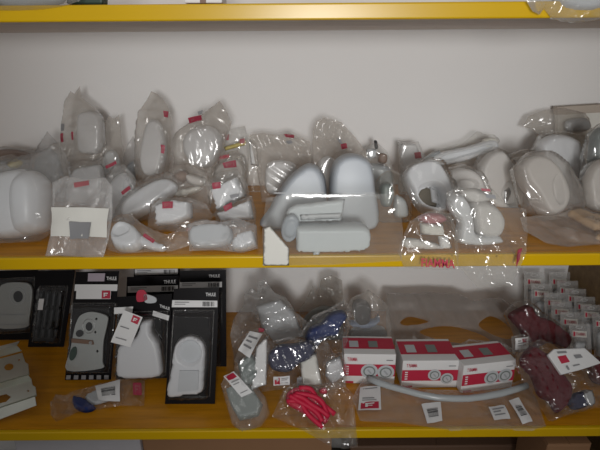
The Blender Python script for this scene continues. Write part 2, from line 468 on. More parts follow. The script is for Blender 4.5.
_seed = [10]
def bagged(name, label, cat, base, bag, contents=(), stickers=(), z=None, Y=None, tilt=18, yaw=0, film_m=None, group=None,
           T=0.008, amp=0.0075, sag=0.011, step=0.0042, round_=False, holes=(), smooth=True, ncr=4, bagname='bag'):
    _seed[0] += 7
    pl = Plane(base, z=z, Y=Y, tilt=tilt, yaw=yaw)
    root = thing(name, label, cat, (pl.o[0], pl.o[1], pl.shelf), group)
    for i, c in enumerate(contents):
        o = solid_form(c.get('name', 'cover'), pl, c['poly'], c.get('m', W_PLASTIC), root, c.get('T', 0.03), c.get('Tb'), c.get('R', 0.02), c.get('w0', 0.0),
                   c.get('step', 0.0045), True, c.get('round', True), c.get('cavity'), c.get('cd', 0.025), c.get('dome', 0.0), _seed[0] + i, c.get('panel', False), c.get('wedge', .35 if 'name' not in c and 'cavity' not in c else 0.0), False, c.get('rough', 0.0))
        if 'label' in c: props(o, c['label'])
    b, bb = bag_form(bagname, pl, bag, film_m or CLEAR, root, contents, T, amp, step, _seed[0], sag, smooth, holes, 0.0, round_, ncr)
    for kind, quad in stickers:
        sticker(kind, quad, pl, root, bb.front)
    return root, pl, bb
def prism(name, pl, poly, w0, w1, m, parent, bevel=0.0, round_=False, smooth=False):
    P = pl.uvs(poly)
    if round_: P = smooth_poly(P, 4)
    if area2(P) < 0: P = P[::-1]
    n = len(P)
    v = np.vstack([pl.pt(P, np.full(n, w0)), pl.pt(P, np.full(n, w1))])
    f = [tuple(range(n - 1, -1, -1)), tuple(range(n, 2 * n))] + [(i, (i + 1) % n, n + (i + 1) % n, n + i) for i in range(n)]
    o = mesh(name, v, f, m, parent)
    if bevel:
        b = o.modifiers.new('bevel', 'BEVEL'); b.width = bevel; b.segments = 2; b.limit_method = 'ANGLE'
    return o
def tube(name, pts, r, m, parent, seg=10, closed=False):
    pts = [np.asarray(p, float) for p in pts]; n = len(pts); V, Fs = [], []
    for i, p in enumerate(pts):
        a = pts[(i - 1) % n] if closed or i else pts[0]; b = pts[(i + 1) % n] if closed or i < n - 1 else pts[-1]
        t = b - a; t /= max(1e-9, np.linalg.norm(t))
        x = np.cross(t, [0, 0, 1.0]); x = x / np.linalg.norm(x) if np.linalg.norm(x) > 1e-4 else np.array([1.0, 0, 0])
        y = np.cross(x, t)
        for k in range(seg):
            c = 2 * math.pi * k / seg; V.append(p + r * (math.cos(c) * x + math.sin(c) * y))
    m_ = n if closed else n - 1
    for i in range(m_):
        for k in range(seg):
            a = i * seg + k; b = i * seg + (k + 1) % seg; j = ((i + 1) % n) * seg
            Fs.append((a, b, j + (k + 1) % seg, j + k))
    if not closed: Fs += [tuple(range(seg - 1, -1, -1)), tuple(range((n - 1) * seg, n * seg))]
    return mesh(name, V, Fs, m, parent, True)
def ellipse(cx, cy, rx, ry, n=16, rot=0.0):
    c, s = math.cos(rad(rot)), math.sin(rad(rot))
    return [(cx + rx * math.cos(2 * math.pi * k / n) * c - ry * math.sin(2 * math.pi * k / n) * s,
             cy + rx * math.cos(2 * math.pi * k / n) * s + ry * math.sin(2 * math.pi * k / n) * c) for k in range(n)]
def box(name, x0, x1, y0, y1, z0, z1, m, parent=None, bevel=0.0, kind=None):
    v = [(x, y, z) for z in (z0, z1) for y in (y0, y1) for x in (x0, x1)]
    f = [(0, 2, 3, 1), (4, 5, 7, 6), (0, 1, 5, 4), (2, 6, 7, 3), (1, 3, 7, 5), (0, 4, 6, 2)]
    o = mesh(name, v, f, m, parent)
    if bevel:
        b = o.modifiers.new('bevel', 'BEVEL'); b.width = bevel; b.segments = 3; b.limit_method = 'ANGLE'
    if kind: o['kind'] = kind
    return o

# ------------------------------------------------------------------ setting: wall, shelves
def board_mat(name, c0, c1, c2, rough=0.35, stripe=60):
    m, nt, out = mat(name)
    b = N(nt, 'ShaderNodeBsdfPrincipled', Roughness=rough)
    tc = N(nt, 'ShaderNodeTexCoord'); mp = N(nt, 'ShaderNodeMapping'); mp.inputs['Scale'].default_value = (0.7, 7, 7)
    ns = N(nt, 'ShaderNodeTexNoise', Scale=7.0, Detail=8.0, Roughness=0.65)
    nt.links.new(tc.outputs['Object'], mp.inputs[0]); nt.links.new(mp.outputs[0], ns.inputs['Vector'])
    cr = N(nt, 'ShaderNodeValToRGB')
    cr.color_ramp.elements[0].color = (*c0, 1); cr.color_ramp.elements[0].position = 0.3
    cr.color_ramp.elements[1].color = (*c2, 1); cr.color_ramp.elements[1].position = 0.72
    e = cr.color_ramp.elements.new(0.5); e.color = (*c1, 1)
    nt.links.new(ns.outputs['Fac'], cr.inputs[0]); nt.links.new(cr.outputs[0], b.inputs['Base Color'])
    nt.links.new(b.outputs[0], out.inputs[0])
    return m
ORANGE = board_mat('varnished_orange_board', (0.40, 0.160, 0.003), (0.54, 0.228, 0.005), (0.64, 0.275, 0.008))
UNDER = board_mat('raw_board_underside', (0.58, 0.48, 0.40), (0.66, 0.57, 0.50), (0.74, 0.66, 0.60), 0.6)
SIDE = board_mat('brown_side_board', (0.13, 0.08, 0.032), (0.17, 0.105, 0.045), (0.22, 0.14, 0.06), 0.6)
YELLOW = solid('yellow_paint', (0.62, 0.38, 0.0), 0.3, var=0.06, scale=9)

box('wall_back', -1.3, 0.96, DEPTH, DEPTH + 0.06, -1.05, 0.9, WALLM, kind='structure')
box('wall_right', 0.892, 0.91, 0.0, DEPTH, -1.05, 0.9, SIDE, kind='structure')
box('floor', -1.3, 0.9, -2.2, DEPTH, -1.09, -1.05, solid('grey_floor', (0.16, 0.13, 0.11), 0.7), kind='structure')
def shelf(name, ztop, zbot, label):
    o = thing(name, label, 'shelf', (0, 0.2, ztop))
    props(box('board', -1.25, 0.890, 0.012, DEPTH - 0.001, ztop - 0.02, ztop, ORANGE, o), 'orange varnished board')
    props(box('front_rail', -1.25, 0.890, 0.0, 0.0118, zbot, ztop, YELLOW, o, 0.003), 'yellow painted front rail')
    props(box('board_underside', -1.25, 0.890, 0.012, DEPTH - 0.001, ztop - 0.024, ztop - 0.0201, UNDER, o), 'bare grey brown underside')
    return o
shelf('shelf', 0.471, 0.444, 'uppermost yellow edged shelf seen from just below its front rail')
shelf('shelf', ZM, -0.027, 'middle yellow edged shelf heaped with bagged white covers')
shelf('shelf', ZL, -0.475, 'lower yellow edged shelf with hanging packs, bags and red boxes')

# ------------------------------------------------------------------ upper shelf: what shows over its rail
ZU = 0.471
bagged('bagged_fitting', 'dull grey plastic bag lying over the left end of the top rail', 'bag', (30, 4), [(-10, -16), (40, -20), (84, -6), (80, 2), (40, 6), (-10, 7)],
       [dict(name='fitting', poly=[(-6, -12), (40, -15), (62, -8), (50, 0), (0, 2)], T=.012, w0=-.014, m=G_PLASTIC)], Y=-.006, tilt=35, film_m=DARKF)
pl = Plane((84, 0), Y=.03, tilt=0, shelf=ZU)
r = thing('fitting_case', 'small dark green case behind the top rail at left', 'case', (pl.o[0], pl.o[1], ZU))
prism('body', pl, [(66, -10), (102, -9), (102, 4), (66, 4)], -.03, 0, OLIVE, r, .003)
prism('lid', pl, [(65, -15), (103, -14), (103, -10), (65, -11)], -.032, .002, OLIVE, r, .002)
pl = Plane((200, 0), Y=.05, tilt=0, shelf=ZU)
r = thing('paper_carton', 'white carton edge peeping over the top rail left of centre', 'carton', (pl.o[0], pl.o[1], ZU))
prism('body', pl, [(184, -20), (222, -20), (222, 3), (184, 3)], -.06, 0, PAPER, r, .002)
prism('tape', pl, [(200, -20), (206, -20), (206, 3), (200, 3)], 0, .001, BROWN, r)
bagged('bagged_fitting', 'crumpled clear bag drooping over the right end of the top rail', 'bag', (570, 6), [(524, -10), (560, -18), (614, -16), (614, 16), (600, 19), (577, 22), (556, 18), (547, 7), (541, 14), (533, 11), (527, 3)],
       [dict(name='fitting', poly=[(560, -10), (606, -12), (610, 4), (590, 9), (566, 5)], T=.02, w0=-.02, m=LG_PLASTIC)],
       Y=-.012, tilt=12, film_m=MILKG, amp=.008)

# ------------------------------------------------------------------ middle shelf, back row
GB = 'bagged white covers heaped on the middle shelf'
pl = Plane((585, 190), Y=.50, tilt=0)
r = thing('flat_carton', 'pale flat carton standing against the wall at far right', 'carton', (pl.o[0], pl.o[1], ZM))
prism('body', pl, [(558, 112), (604, 109), (604, 191), (558, 191)], -.02, 0, CARDP, r, .002)
prism('top_flap', pl, [(557, 107), (605, 104), (605, 112), (557, 115)], -.022, .003, solid('greyish_card', (.46, .40, .34), .7), r, .001)

bagged('bagged_fitting', 'flat grey bagged fitting at the far left, topmost against the wall', 'bag', (15, 199), [(-12, 150), (8, 146), (26, 150), (34, 149), (37, 162), (30, 200), (-12, 200)],
       [dict(name='fitting', poly=[(-8, 152), (10, 149), (30, 153), (28, 160), (-8, 162)], T=.02, m=BROWN), dict(name='fitting', poly=[(-8, 166), (30, 164), (28, 196), (-8, 196)], T=.03, m=G_PLASTIC)],
       Y=.40, film_m=GREYF, group=GB)
bagged('bagged_fitting', 'clear bag with a yellow scrap and dark bits at the far left edge', 'bag', (8, 207), [(-12, 160), (12, 154), (26, 160), (31, 175), (30, 207), (-12, 207)],
       [dict(name='scrap', poly=[(9, 162), (18, 159), (23, 163), (18, 168), (10, 168)], T=.012, m=YELLOW_TAPE, label='yellow scrap'),
        dict(name='fitting', poly=[(-8, 176), (14, 172), (25, 178), (26, 203), (-8, 203)], T=.03, m=D_PLASTIC)], Y=.33, film_m=CLEAR, group=GB)
bagged('bagged_cover', 'grey pointed plastic bag standing behind the big white cover at far left', 'bagged cover', (50, 201), [(47, 131), (57, 142), (66, 156), (70, 175), (68, 202), (32, 202), (31, 172), (34, 157), (40, 150)],
       [dict(poly=[(37, 160), (48, 148), (60, 160), (64, 198), (36, 198)], T=.025, m=G_PLASTIC)], Y=.37, film_m=GREYF, group=GB)
bagged('bagged_cover', 'tall bagged white cover with two peaked bag corners on the left, tallest there', 'bagged cover', (84, 200), [(62, 135), (63, 118), (66, 102), (71, 91), (75, 94), (80, 86), (82, 97), (96, 108), (104, 119), (105, 150), (98, 200), (68, 200), (62, 160)],
       [dict(poly=[(81, 113), (98, 112), (104, 122), (104, 147), (96, 154), (82, 152), (79, 130)], T=.035, m=W_PLASTIC)],
       [('dark', [(66, 124), (70, 124), (70, 131), (66, 131)]), ('patch', [(64.5, 134), (68, 133), (68, 142), (65, 142)]), ('patch', [(78, 132), (80, 132), (80, 140), (78, 140)])], Y=.40, tilt=10, film_m=BEIGE, group=GB)
bagged('bagged_cover', 'beige round-topped bag right beside the tall peaked bag', 'bagged cover', (112, 200), [(104, 122), (109, 116), (114, 119), (119, 114), (121, 135), (125, 160), (122, 200), (103, 200), (104, 150)],
       [dict(poly=[(104, 158), (114, 150), (121, 165), (119, 196), (102, 196)], T=.03, m=LG_PLASTIC)], Y=.415, tilt=10, film_m=BEIGE, group=GB)
bagged('bagged_cover', 'small peaked clear bag in the gap left of the narrow tall bag', 'bagged cover', (131, 199), [(133, 136), (138, 143), (141, 160), (139, 199), (122, 199), (124, 158), (128, 143)],
       [dict(poly=[(127, 166), (137, 164), (136, 195), (126, 195)], T=.02, m=G_PLASTIC)], Y=.42, tilt=8, film_m=GREYF, group=GB)
bagged('bagged_cover', 'shiny crinkled bag of white parts below the tall peaked bag', 'bagged cover', (84, 207), [(72, 168), (84, 160), (93, 163), (104, 157), (108, 180), (104, 208), (64, 208), (61, 180)],
       [dict(poly=[(74, 172), (90, 166), (103, 168), (102, 200), (70, 202)], T=.03, m=W_PLASTIC)], Y=.33, film_m=CLEAR, amp=.009, group=GB)
bagged('bagged_cover', 'narrow tall bag with a rounded white end low inside, left of the big peaked bag', 'bagged cover', (152, 203), [(139, 112), (146, 102), (151, 91), (157, 94), (162, 98), (168, 107), (172, 120), (172, 150), (168, 175), (163, 204), (142, 204), (137, 175), (138, 140)],
       [dict(poly=[(142, 146), (146, 126), (153, 119), (161, 124), (167, 146), (164, 168), (157, 176), (146, 174), (141, 160)], T=.035, wedge=.6, dome=.006, m=W_PLASTIC)],
       [('patch', [(166, 111), (171, 112), (171, 118), (167, 117)]), ('patch', [(166, 144), (170, 145), (169, 153), (166, 152)])], Y=.38, tilt=9, film_m=BEIGE, group=GB)
bagged('bagged_cover', 'round white cover in a wide bag with a peaked right corner and red print', 'bagged cover', (196, 204), [(173, 143), (180, 131), (198, 119), (212, 108), (220, 101), (226, 110), (232, 122), (224, 148), (215, 172), (212, 204), (186, 204), (172, 180), (177, 160)],
       [dict(poly=[(184, 138), (196, 127), (213, 127), (222, 138), (220, 155), (210, 167), (196, 166), (185, 153)], T=.04, dome=.015, R=.03, m=W_PLASTIC)],
       [('patch', [(193, 119), (205, 116), (206, 121), (195, 124.5)]), ('dark', [(202, 113), (207, 111), (206, 115), (203, 116)])], Y=.34, tilt=10, film_m=BEIGE, group=GB)
bagged('bagged_fitting', 'clear bag with yellow tape across it, high behind the red printed bag', 'bag', (236, 195), [(223, 132), (234, 128), (245, 126), (250, 147), (247, 196), (226, 196), (222, 152)],
       [dict(name='fitting', poly=[(226, 160), (245, 158), (244, 192), (228, 192)], T=.02, m=W_WARM), dict(name='tape', poly=[(224, 147), (246, 140), (246, 145), (225, 151)], T=.005, R=.004, round=False, m=YELLOW_TAPE, label='yellow tape')],
       [('faded', [(225, 135), (229, 134), (229, 140), (225, 140)]), ('faded', [(240, 139), (245, 138), (245, 143), (240, 143)])], Y=.48, tilt=5, film_m=CLEAR, group=GB)
bagged('bagged_fitting', 'narrow upright whitish bag between the yellow taped bag and the large beige bag', 'bag', (254, 195), [(246, 134), (256, 139), (261, 150), (263, 196), (247, 196), (247, 160)],
       [dict(name='insert', poly=[(249, 140), (256, 146), (259, 166), (251, 165)], T=.004, R=.004, round=False, m=PAPER)], Y=.475, tilt=5, film_m=CLEAN, group=GB)
bagged('bagged_fitting', 'beige bag with bold red print above the two small white boxes', 'bag', (230, 199), [(212, 162), (222, 155), (238, 150), (247, 170), (248, 199), (210, 199)],
       [dict(name='fitting', poly=[(215, 168), (240, 160), (244, 195), (213, 195)], T=.025, m=W_WARM)],
       [('print', [(221, 157), (231, 155), (231, 159), (221, 161)]), ('patch', [(224, 164), (237, 161), (238, 168), (226, 169)])], Y=.415, film_m=BEIGE, group=GB)
bagged('bagged_cover', 'large beige bag with a white lid inside, behind the slanted white hood', 'bagged cover', (284, 201), [(249, 135), (262, 133), (276, 135), (290, 133), (303, 139), (310, 142), (313, 160), (313, 202), (262, 202), (257, 170)],
       [dict(poly=[(266, 167), (277, 160), (296, 165), (294, 182), (280, 196), (266, 190)], T=.03, m=W_PLASTIC)],
       [('patch', [(284, 134), (294, 135), (294, 138), (286, 137)]), ('dark', [(286, 141), (291, 140), (293, 143), (288, 144)])], Y=.37, tilt=10, film_m=BEIGE, group=GB)
bagged('bagged_cover', 'tall sloping beige bag behind the upright white hood', 'bagged cover', (340, 201), [(313, 130), (317, 121), (325, 117), (334, 120), (341, 122), (356, 138), (366, 152), (370, 201), (318, 201), (311, 168)],
       [dict(poly=[(317, 166), (328, 156), (338, 166), (336, 190), (322, 196)], T=.03, m=W_PLASTIC)],
       [('patch', [(340, 144), (346, 143), (347, 148), (341, 149)]), ('dark', [(336, 138), (340, 139), (342, 144), (339, 143)])], Y=.37, tilt=9, film_m=BEIGE, group=GB)
bagged('bagged_fitting', 'bag of small grey clips with a dark tip, right of the upright hood', 'bag', (378, 199), [(360, 152), (368, 145), (376, 142), (386, 150), (392, 164), (396, 199), (362, 199)],
       [dict(name='clip', poly=[(374, 141), (377, 141), (378, 148), (375, 149)], T=.008, R=.004, m=D_PLASTIC, label='dark clip'), dict(name='clip', poly=[(367, 150), (375, 149), (376, 157), (368, 158)], T=.015, R=.008, m=LG_PLASTIC),
        dict(name='clip', poly=[(379, 153), (387, 155), (386, 163), (378, 162)], T=.015, R=.008, m=BROWN), dict(name='fitting', poly=[(366, 166), (390, 168), (390, 196), (366, 196)], T=.025, m=G_PLASTIC)], Y=.41, tilt=8, film_m=CLEAR, group=GB)
bagged('bagged_fitting', 'small square whitish bag with faded red print above the open white cover', 'bag', (410, 197), [(398, 141), (408, 142), (418, 141), (424, 154), (422, 197), (398, 197)],
       [dict(name='insert', poly=[(401, 144), (416, 144), (420, 154), (418, 192), (401, 192)], T=.01, R=.006, round=False, m=PAPER)],
       [('faded', [(413, 152), (419, 151), (420, 157), (414, 158)])], Y=.44, tilt=4, film_m=MILKY, group=GB)
bagged('bagged_fitting', 'low brownish bag slumped left of the back white hood', 'bag', (520, 199), [(499, 162), (510, 153), (524, 149), (538, 153), (540, 199), (500, 199)],
       [dict(name='fitting', poly=[(505, 164), (522, 156), (536, 160), (536, 195), (504, 195)], T=.025, m=W_WARM)], Y=.41, film_m=BEIGE, group=GB)
bagged('bagged_fitting', 'flat greyish pink bag spread over the top of the back white hood', 'bag', (558, 192), [(524, 127), (530, 116), (545, 110), (566, 108), (586, 113), (592, 130), (588, 150), (590, 192), (544, 192), (542, 140), (533, 129)],
       [dict(name='fitting', poly=[(566, 121), (586, 118), (588, 130), (568, 132)], T=.015, m=G_PLASTIC)], Y=.465, tilt=3, film_m=BEIGE, group=GB)
bagged('bagged_cover', 'smooth white hood in thin film standing highest at right', 'bagged cover', (562, 202), [(533, 150), (541, 134), (556, 130), (576, 134), (586, 150), (588, 203), (545, 203)],
       [dict(poly=[(536, 153), (542, 139), (556, 134), (573, 138), (580, 150), (581, 200), (548, 200)], T=.04, R=.03, dome=.01, m=W_PLASTIC)], Y=.375, tilt=8, film_m=CLEAN, group=GB)
bagged('bagged_fitting', 'smoky grey bag with dark contents at the far right edge', 'bag', (598, 202), [(583, 152), (588, 134), (597, 123), (612, 118), (616, 202), (586, 202), (580, 172)],
       [dict(name='fitting', poly=[(590, 138), (604, 128), (612, 150), (610, 196), (590, 196)], T=.03, m=GREEN_GREY)], Y=.275, tilt=8, film_m=GREYF, amp=.007, group=GB)

# ------------------------------------------------------------------ middle shelf, middle rows
bagged('bagged_fitting', 'see-through bag of brown and cream pieces below the big peaked bag', 'bag', (188, 209), [(164, 174), (176, 165), (190, 163), (206, 172), (213, 190), (211, 209), (168, 209)],
       [dict(name='piece', poly=[(172, 176), (184, 170), (190, 177), (180, 184)], T=.02, m=BROWN, label='brown piece'), dict(name='piece', poly=[(176, 192), (198, 186), (200, 191), (180, 198)], T=.02, R=.008, m=CARDP),
        dict(name='piece', poly=[(186, 174), (204, 178), (204, 186), (190, 184)], T=.02, m=W_WARM)], Y=.265, film_m=BEIGE, amp=.008, group=GB)
bagged('bagged_cover', 'white tapered cover leaning left of the diagonal long cover', 'bagged cover', (120, 224), [(104, 196), (109, 180), (116, 167), (126, 165), (135, 176), (142, 190), (138, 214), (122, 226), (104, 224)],
       [dict(poly=[(107, 204), (110, 186), (122, 173), (132, 178), (138, 190), (137, 205), (126, 219), (110, 222)], T=.035, R=.03, m=W_PLASTIC)],
       [('patch', [(111, 168), (121, 163), (122, 166), (112, 171)])], Y=.25, tilt=22, film_m=MILKY, group=GB)
bagged('bagged_cover', 'long white cover lying diagonally with a red mark near its lower end', 'bagged cover', (136, 226), [(118, 218), (124, 205), (140, 189), (160, 179), (172, 176), (184, 184), (180, 196), (164, 208), (146, 219), (130, 227), (119, 226)],
       [dict(poly=[(123, 212), (127, 203), (140, 192), (158, 182), (172, 181), (178, 189), (165, 203), (147, 214), (131, 222), (124, 219)], T=.035, R=.025, m=W_PLASTIC)],
       [('patch', [(127, 199), (135, 193), (136.5, 196), (128.5, 202)])], Y=.195, tilt=40, film_m=CLEAR, group=GB)
bagged('bagged_box', 'small white box in film with red square mark, behind the white cup', 'boxed part', (174, 231), [(154, 206), (164, 198), (190, 198), (206, 204), (214, 216), (207, 228), (188, 234), (165, 233), (150, 229)],
       [dict(name='carton', poly=[(158, 206), (176, 201), (192, 203), (193, 218), (178, 224), (159, 226)], T=.04, R=.008, round=False, m=W_PLASTIC)],
       [('patch', [(168, 204.5), (178, 204), (178, 210.5), (168, 211)]), ('faded', [(190, 229), (197, 228), (197, 231), (190, 232)])], z=ZM, tilt=25, film_m=CLEAR, group=GB)
bagged('bagged_box', 'upper of two small white bagged boxes with red square labels', 'boxed part', (228, 214), [(206, 182), (220, 172), (238, 168), (248, 184), (251, 202), (240, 216), (214, 216)],
       [dict(name='carton', poly=[(212, 189), (238, 177), (246, 196), (219, 212)], T=.045, R=.006, round=False, m=W_PLASTIC)],
       [('patch', [(216, 184), (224, 183), (224, 189), (216.5, 190)]), ('dark', [(233, 196), (242, 194), (242, 197), (234, 199)])], Y=.255, tilt=18, film_m=CLEAR, group=GB)
bagged('bagged_box', 'lower of two small white bagged boxes with red square labels', 'boxed part', (236, 225), [(214, 214), (228, 205), (252, 196), (257, 212), (256, 225), (220, 227)],
       [dict(name='carton', poly=[(217, 214), (251, 200), (254, 219), (222, 223)], T=.04, R=.006, round=False, m=W_PLASTIC)],
       [('patch', [(226, 208), (234, 203.5), (235, 209), (228, 213)])], z=ZM, tilt=22, film_m=CLEAR, group=GB)
for nm, lab, base, poly in (
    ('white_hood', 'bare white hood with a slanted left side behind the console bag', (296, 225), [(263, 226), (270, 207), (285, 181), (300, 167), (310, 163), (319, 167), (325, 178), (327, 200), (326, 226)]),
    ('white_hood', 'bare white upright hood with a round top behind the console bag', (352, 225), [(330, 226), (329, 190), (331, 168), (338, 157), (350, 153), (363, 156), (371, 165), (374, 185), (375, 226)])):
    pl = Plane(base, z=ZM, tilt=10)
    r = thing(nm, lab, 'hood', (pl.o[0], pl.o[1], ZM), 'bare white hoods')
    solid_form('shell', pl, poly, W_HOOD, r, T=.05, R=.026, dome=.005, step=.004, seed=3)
    xs = [p[0] for p in poly]
    props(bars('seam', pl, [(min(xs) + 12, 190), (max(xs) - 4, 190), (max(xs) - 4, 191), (min(xs) + 12, 191)], [(0, 0, 1, 1)], LG_PLASTIC, r, flat(.0535), .001), 'thin moulding line')
bagged('clear_cup', 'round clear plastic cup with glossy glints beside the upright hood', 'cup', (394, 222), [(374, 190), (379, 176), (391, 170), (401, 176), (408, 193), (410, 222), (376, 222)],
       [dict(name='insert', poly=[(380, 186), (388, 182), (394, 192), (390, 206), (381, 204)], T=.02, m=GREEN_GREY), dict(name='insert', poly=[(395, 196), (405, 200), (408, 216), (394, 216)], T=.02, m=LG_PLASTIC)],
       z=ZM, tilt=12, film_m=CUPCLEAR, T=.035, amp=.002, round_=True, smooth=True, bagname='dome')
bagged('bagged_cover', 'white open cover with a grey brown hollow facing front, in clear film', 'bagged cover', (430, 222), [(398, 182), (406, 167), (426, 160), (442, 165), (453, 188), (455, 222), (418, 222), (404, 205)],
       [dict(poly=[(404, 172), (412, 166), (426, 163), (436, 166), (443, 176), (450, 192), (453, 208), (449, 215), (436, 216), (424, 214), (415, 207), (408, 193), (402, 180)], T=.045, R=.02, m=W_PLASTIC,
             cavity=[(414, 198), (416, 190), (423, 186), (433, 186), (439, 191), (442, 203), (439, 210), (428, 210), (419, 206)], cd=.035),
        dict(name='bracket', poly=[(416, 196), (421, 189), (431, 189), (437, 206), (428, 209), (420, 205)], T=.010, w0=.004, R=.005, m=solid('hollow_filler_brown', (.13, .11, .08), .4, metal=.3), label='dull brown filler added inside the hollow'), dict(name='latch', poly=[(428, 188), (436, 192), (438, 206), (430, 203)], T=.01, w0=.012, R=.003, round=False, m=W_PLASTIC)], z=ZM, tilt=28, film_m=CLEAN, group=GB)  # the bracket is an added brown filler that darkens the hollow
bagged('bagged_cover', 'white cover lying behind the front white bag, below the long tray', 'bagged cover', (464, 213), [(440, 184), (446, 168), (464, 164), (480, 172), (487, 190), (484, 213), (444, 213)],
       [dict(poly=[(444, 186), (449, 172), (463, 168), (477, 175), (483, 190), (478, 208), (450, 208)], T=.035, R=.02, m=W_WARM, cavity=[(449, 186), (456, 180), (470, 180), (474, 186), (466, 192), (454, 193)], cd=.02)],
       Y=.27, tilt=16, film_m=CLEAR, group=GB)
bagged('bagged_tray', 'long white tray lying across the top of other bags, tilted up right', 'bagged tray', (455, 208), [(418, 162), (432, 151), (450, 146), (466, 141), (477, 131), (484, 135), (492, 134), (497, 142), (488, 152), (478, 166), (476, 209), (440, 209), (424, 168)],
       [dict(name='tray', poly=[(420, 162), (438, 153), (465, 147), (490, 140), (493, 150), (468, 160), (440, 167), (424, 167)], T=.035, R=.01, m=W_PLASTIC, cavity=[(440, 156), (465, 150), (486, 145), (487, 148), (466, 155), (442, 161)], cd=.02), dict(name='slot', poly=[(422, 159), (436, 151), (440, 153), (426, 161)], T=.02, R=.006, m=G_PLASTIC, label='grey slotted end'),
        dict(name='tray_end', poly=[(482, 140), (494, 138), (494, 147), (484, 148)], T=.02, R=.008, m=CARDP)], Y=.43, tilt=14, film_m=VEIL, group=GB)
bagged('bagged_cover', 'tall white cover with a small grey metal hollow, centre of the right heap', 'bagged cover', (498, 214), [(472, 168), (480, 155), (492, 147), (503, 152), (514, 168), (522, 188), (524, 214), (480, 214), (474, 190)],
       [dict(poly=[(476, 170), (485, 155), (498, 151), (508, 162), (517, 182), (519, 205), (508, 212), (489, 207), (478, 190)], T=.04, R=.025, m=W_WARM, cavity=[(496, 196), (500, 184), (507, 181), (514, 188), (513, 204), (504, 208)], cd=.03),
        dict(name='bracket', poly=[(502, 190), (508, 187), (510, 196), (504, 206), (501, 202)], T=.014, R=.004, m=STEEL, label='grey metal bracket')], Y=.335, tilt=18, film_m=CLEAN, group=GB)
bagged('bagged_cover', 'big beige tinted cover with a narrow slit leaning in front of the back hood', 'bagged cover', (548, 220), [(511, 168), (524, 154), (545, 153), (562, 166), (577, 190), (583, 208), (568, 219), (540, 222), (520, 212)],
       [dict(poly=[(515, 169), (524, 159), (538, 158), (550, 166), (559, 180), (564, 198), (559, 212), (548, 218), (538, 214), (529, 198), (519, 184)], T=.045, R=.03, m=W_WARM, cavity=[(544, 186), (548, 178), (552, 184), (555, 202), (550, 207), (545, 198)], cd=.03),
        dict(name='bracket', poly=[(546, 186), (549, 184), (552, 200), (549, 203)], T=.014, R=.003, m=STEEL, label='grey metal bracket')], z=ZM, tilt=26, film_m=BEIGE, amp=.003, group=GB)
bagged('bagged_cover', 'smaller beige tinted cover cut off by the right edge of the photo', 'bagged cover', (600, 212), [(580, 180), (588, 163), (604, 156), (618, 160), (622, 213), (584, 213)],
       [dict(poly=[(583, 182), (592, 164), (606, 160), (616, 180), (616, 208), (588, 208)], T=.035, R=.025, m=W_WARM)], Y=.20, tilt=15, film_m=BEIGE, group=GB)
bagged('bagged_cover', 'very large white two-lobed cover at the far left front', 'bagged cover', (20, 241), [(-14, 170), (10, 166), (26, 162), (48, 152), (60, 142), (67, 155), (70, 176), (58, 190), (55, 232), (44, 241), (20, 244), (-14, 242)],
       [dict(poly=[(-14, 186), (-4, 176), (10, 171), (28, 172), (36, 205), (34, 234), (-14, 234)], T=.046, R=.035, dome=.015, m=W_PLASTIC), dict(name='cover_lobe', poly=[(18, 182), (30, 171), (44, 175), (53, 191), (53, 222), (46, 232), (22, 234), (17, 205)], T=.05, R=.06, dome=.015, m=W_PLASTIC)],
       z=ZM, tilt=20, film_m=CLEAR, group=GB)

# ------------------------------------------------------------------ middle shelf, front row
bagged('bagged_card', 'flat grey film bag with a white card and dark square at left front', 'bag', (76, 257), [(52, 182), (66, 176), (84, 179), (104, 177), (112, 186), (112, 215), (109, 240), (104, 258), (72, 259), (44, 258), (51, 235)],
       [],
       [('card', [(53, 208), (110, 209), (108, 238), (53, 237)]), ('dark', [(73, 223), (93, 223), (93, 240), (73, 240)]), ('faded', [(76, 184), (90, 181), (91, 186), (77, 189)])], z=ZM, tilt=30, film_m=MILKY)
bagged('bagged_cup', 'white cup shaped cap with a red labelled strap at the shelf front', 'bagged cap', (138, 253), [(108, 236), (118, 221), (134, 219), (150, 231), (168, 236), (184, 228), (194, 226), (193, 246), (172, 253), (122, 255), (108, 250)],
       [dict(name='cup', poly=[(113, 240), (118, 229), (127, 226), (138, 231), (144, 240), (141, 249), (130, 253), (117, 250)], T=.03, R=.015, m=W_PLASTIC, cavity=[(116, 238), (120, 231), (128, 229), (134, 234), (130, 240), (120, 243)], cd=.008), dict(name='strap', poly=[(140, 237), (150, 240), (166, 247), (162, 252), (146, 248), (138, 244)], T=.014, R=.006, m=W_PLASTIC)],
       [('patch', [(149, 241), (158, 245.5), (156, 248.5), (147.5, 244)])], z=ZM, tilt=50, film_m=CLEAR)
bagged('bagged_wedge', 'frosted bag with a bright white wedge at its right end at shelf front', 'bag', (224, 252), [(188, 225), (205, 221), (222, 224), (238, 220), (257, 227), (258, 249), (242, 254), (216, 251), (190, 252)],
       [dict(name='wedge', poly=[(232, 245), (238, 237), (254, 232), (257, 246), (244, 252), (233, 251)], T=.03, R=.012, round=False, m=W_PLASTIC), dict(name='sleeve', poly=[(193, 228), (228, 226), (230, 244), (194, 247)], T=.018, R=.015, m=LG_PLASTIC)], z=ZM, tilt=40, film_m=MILKY)
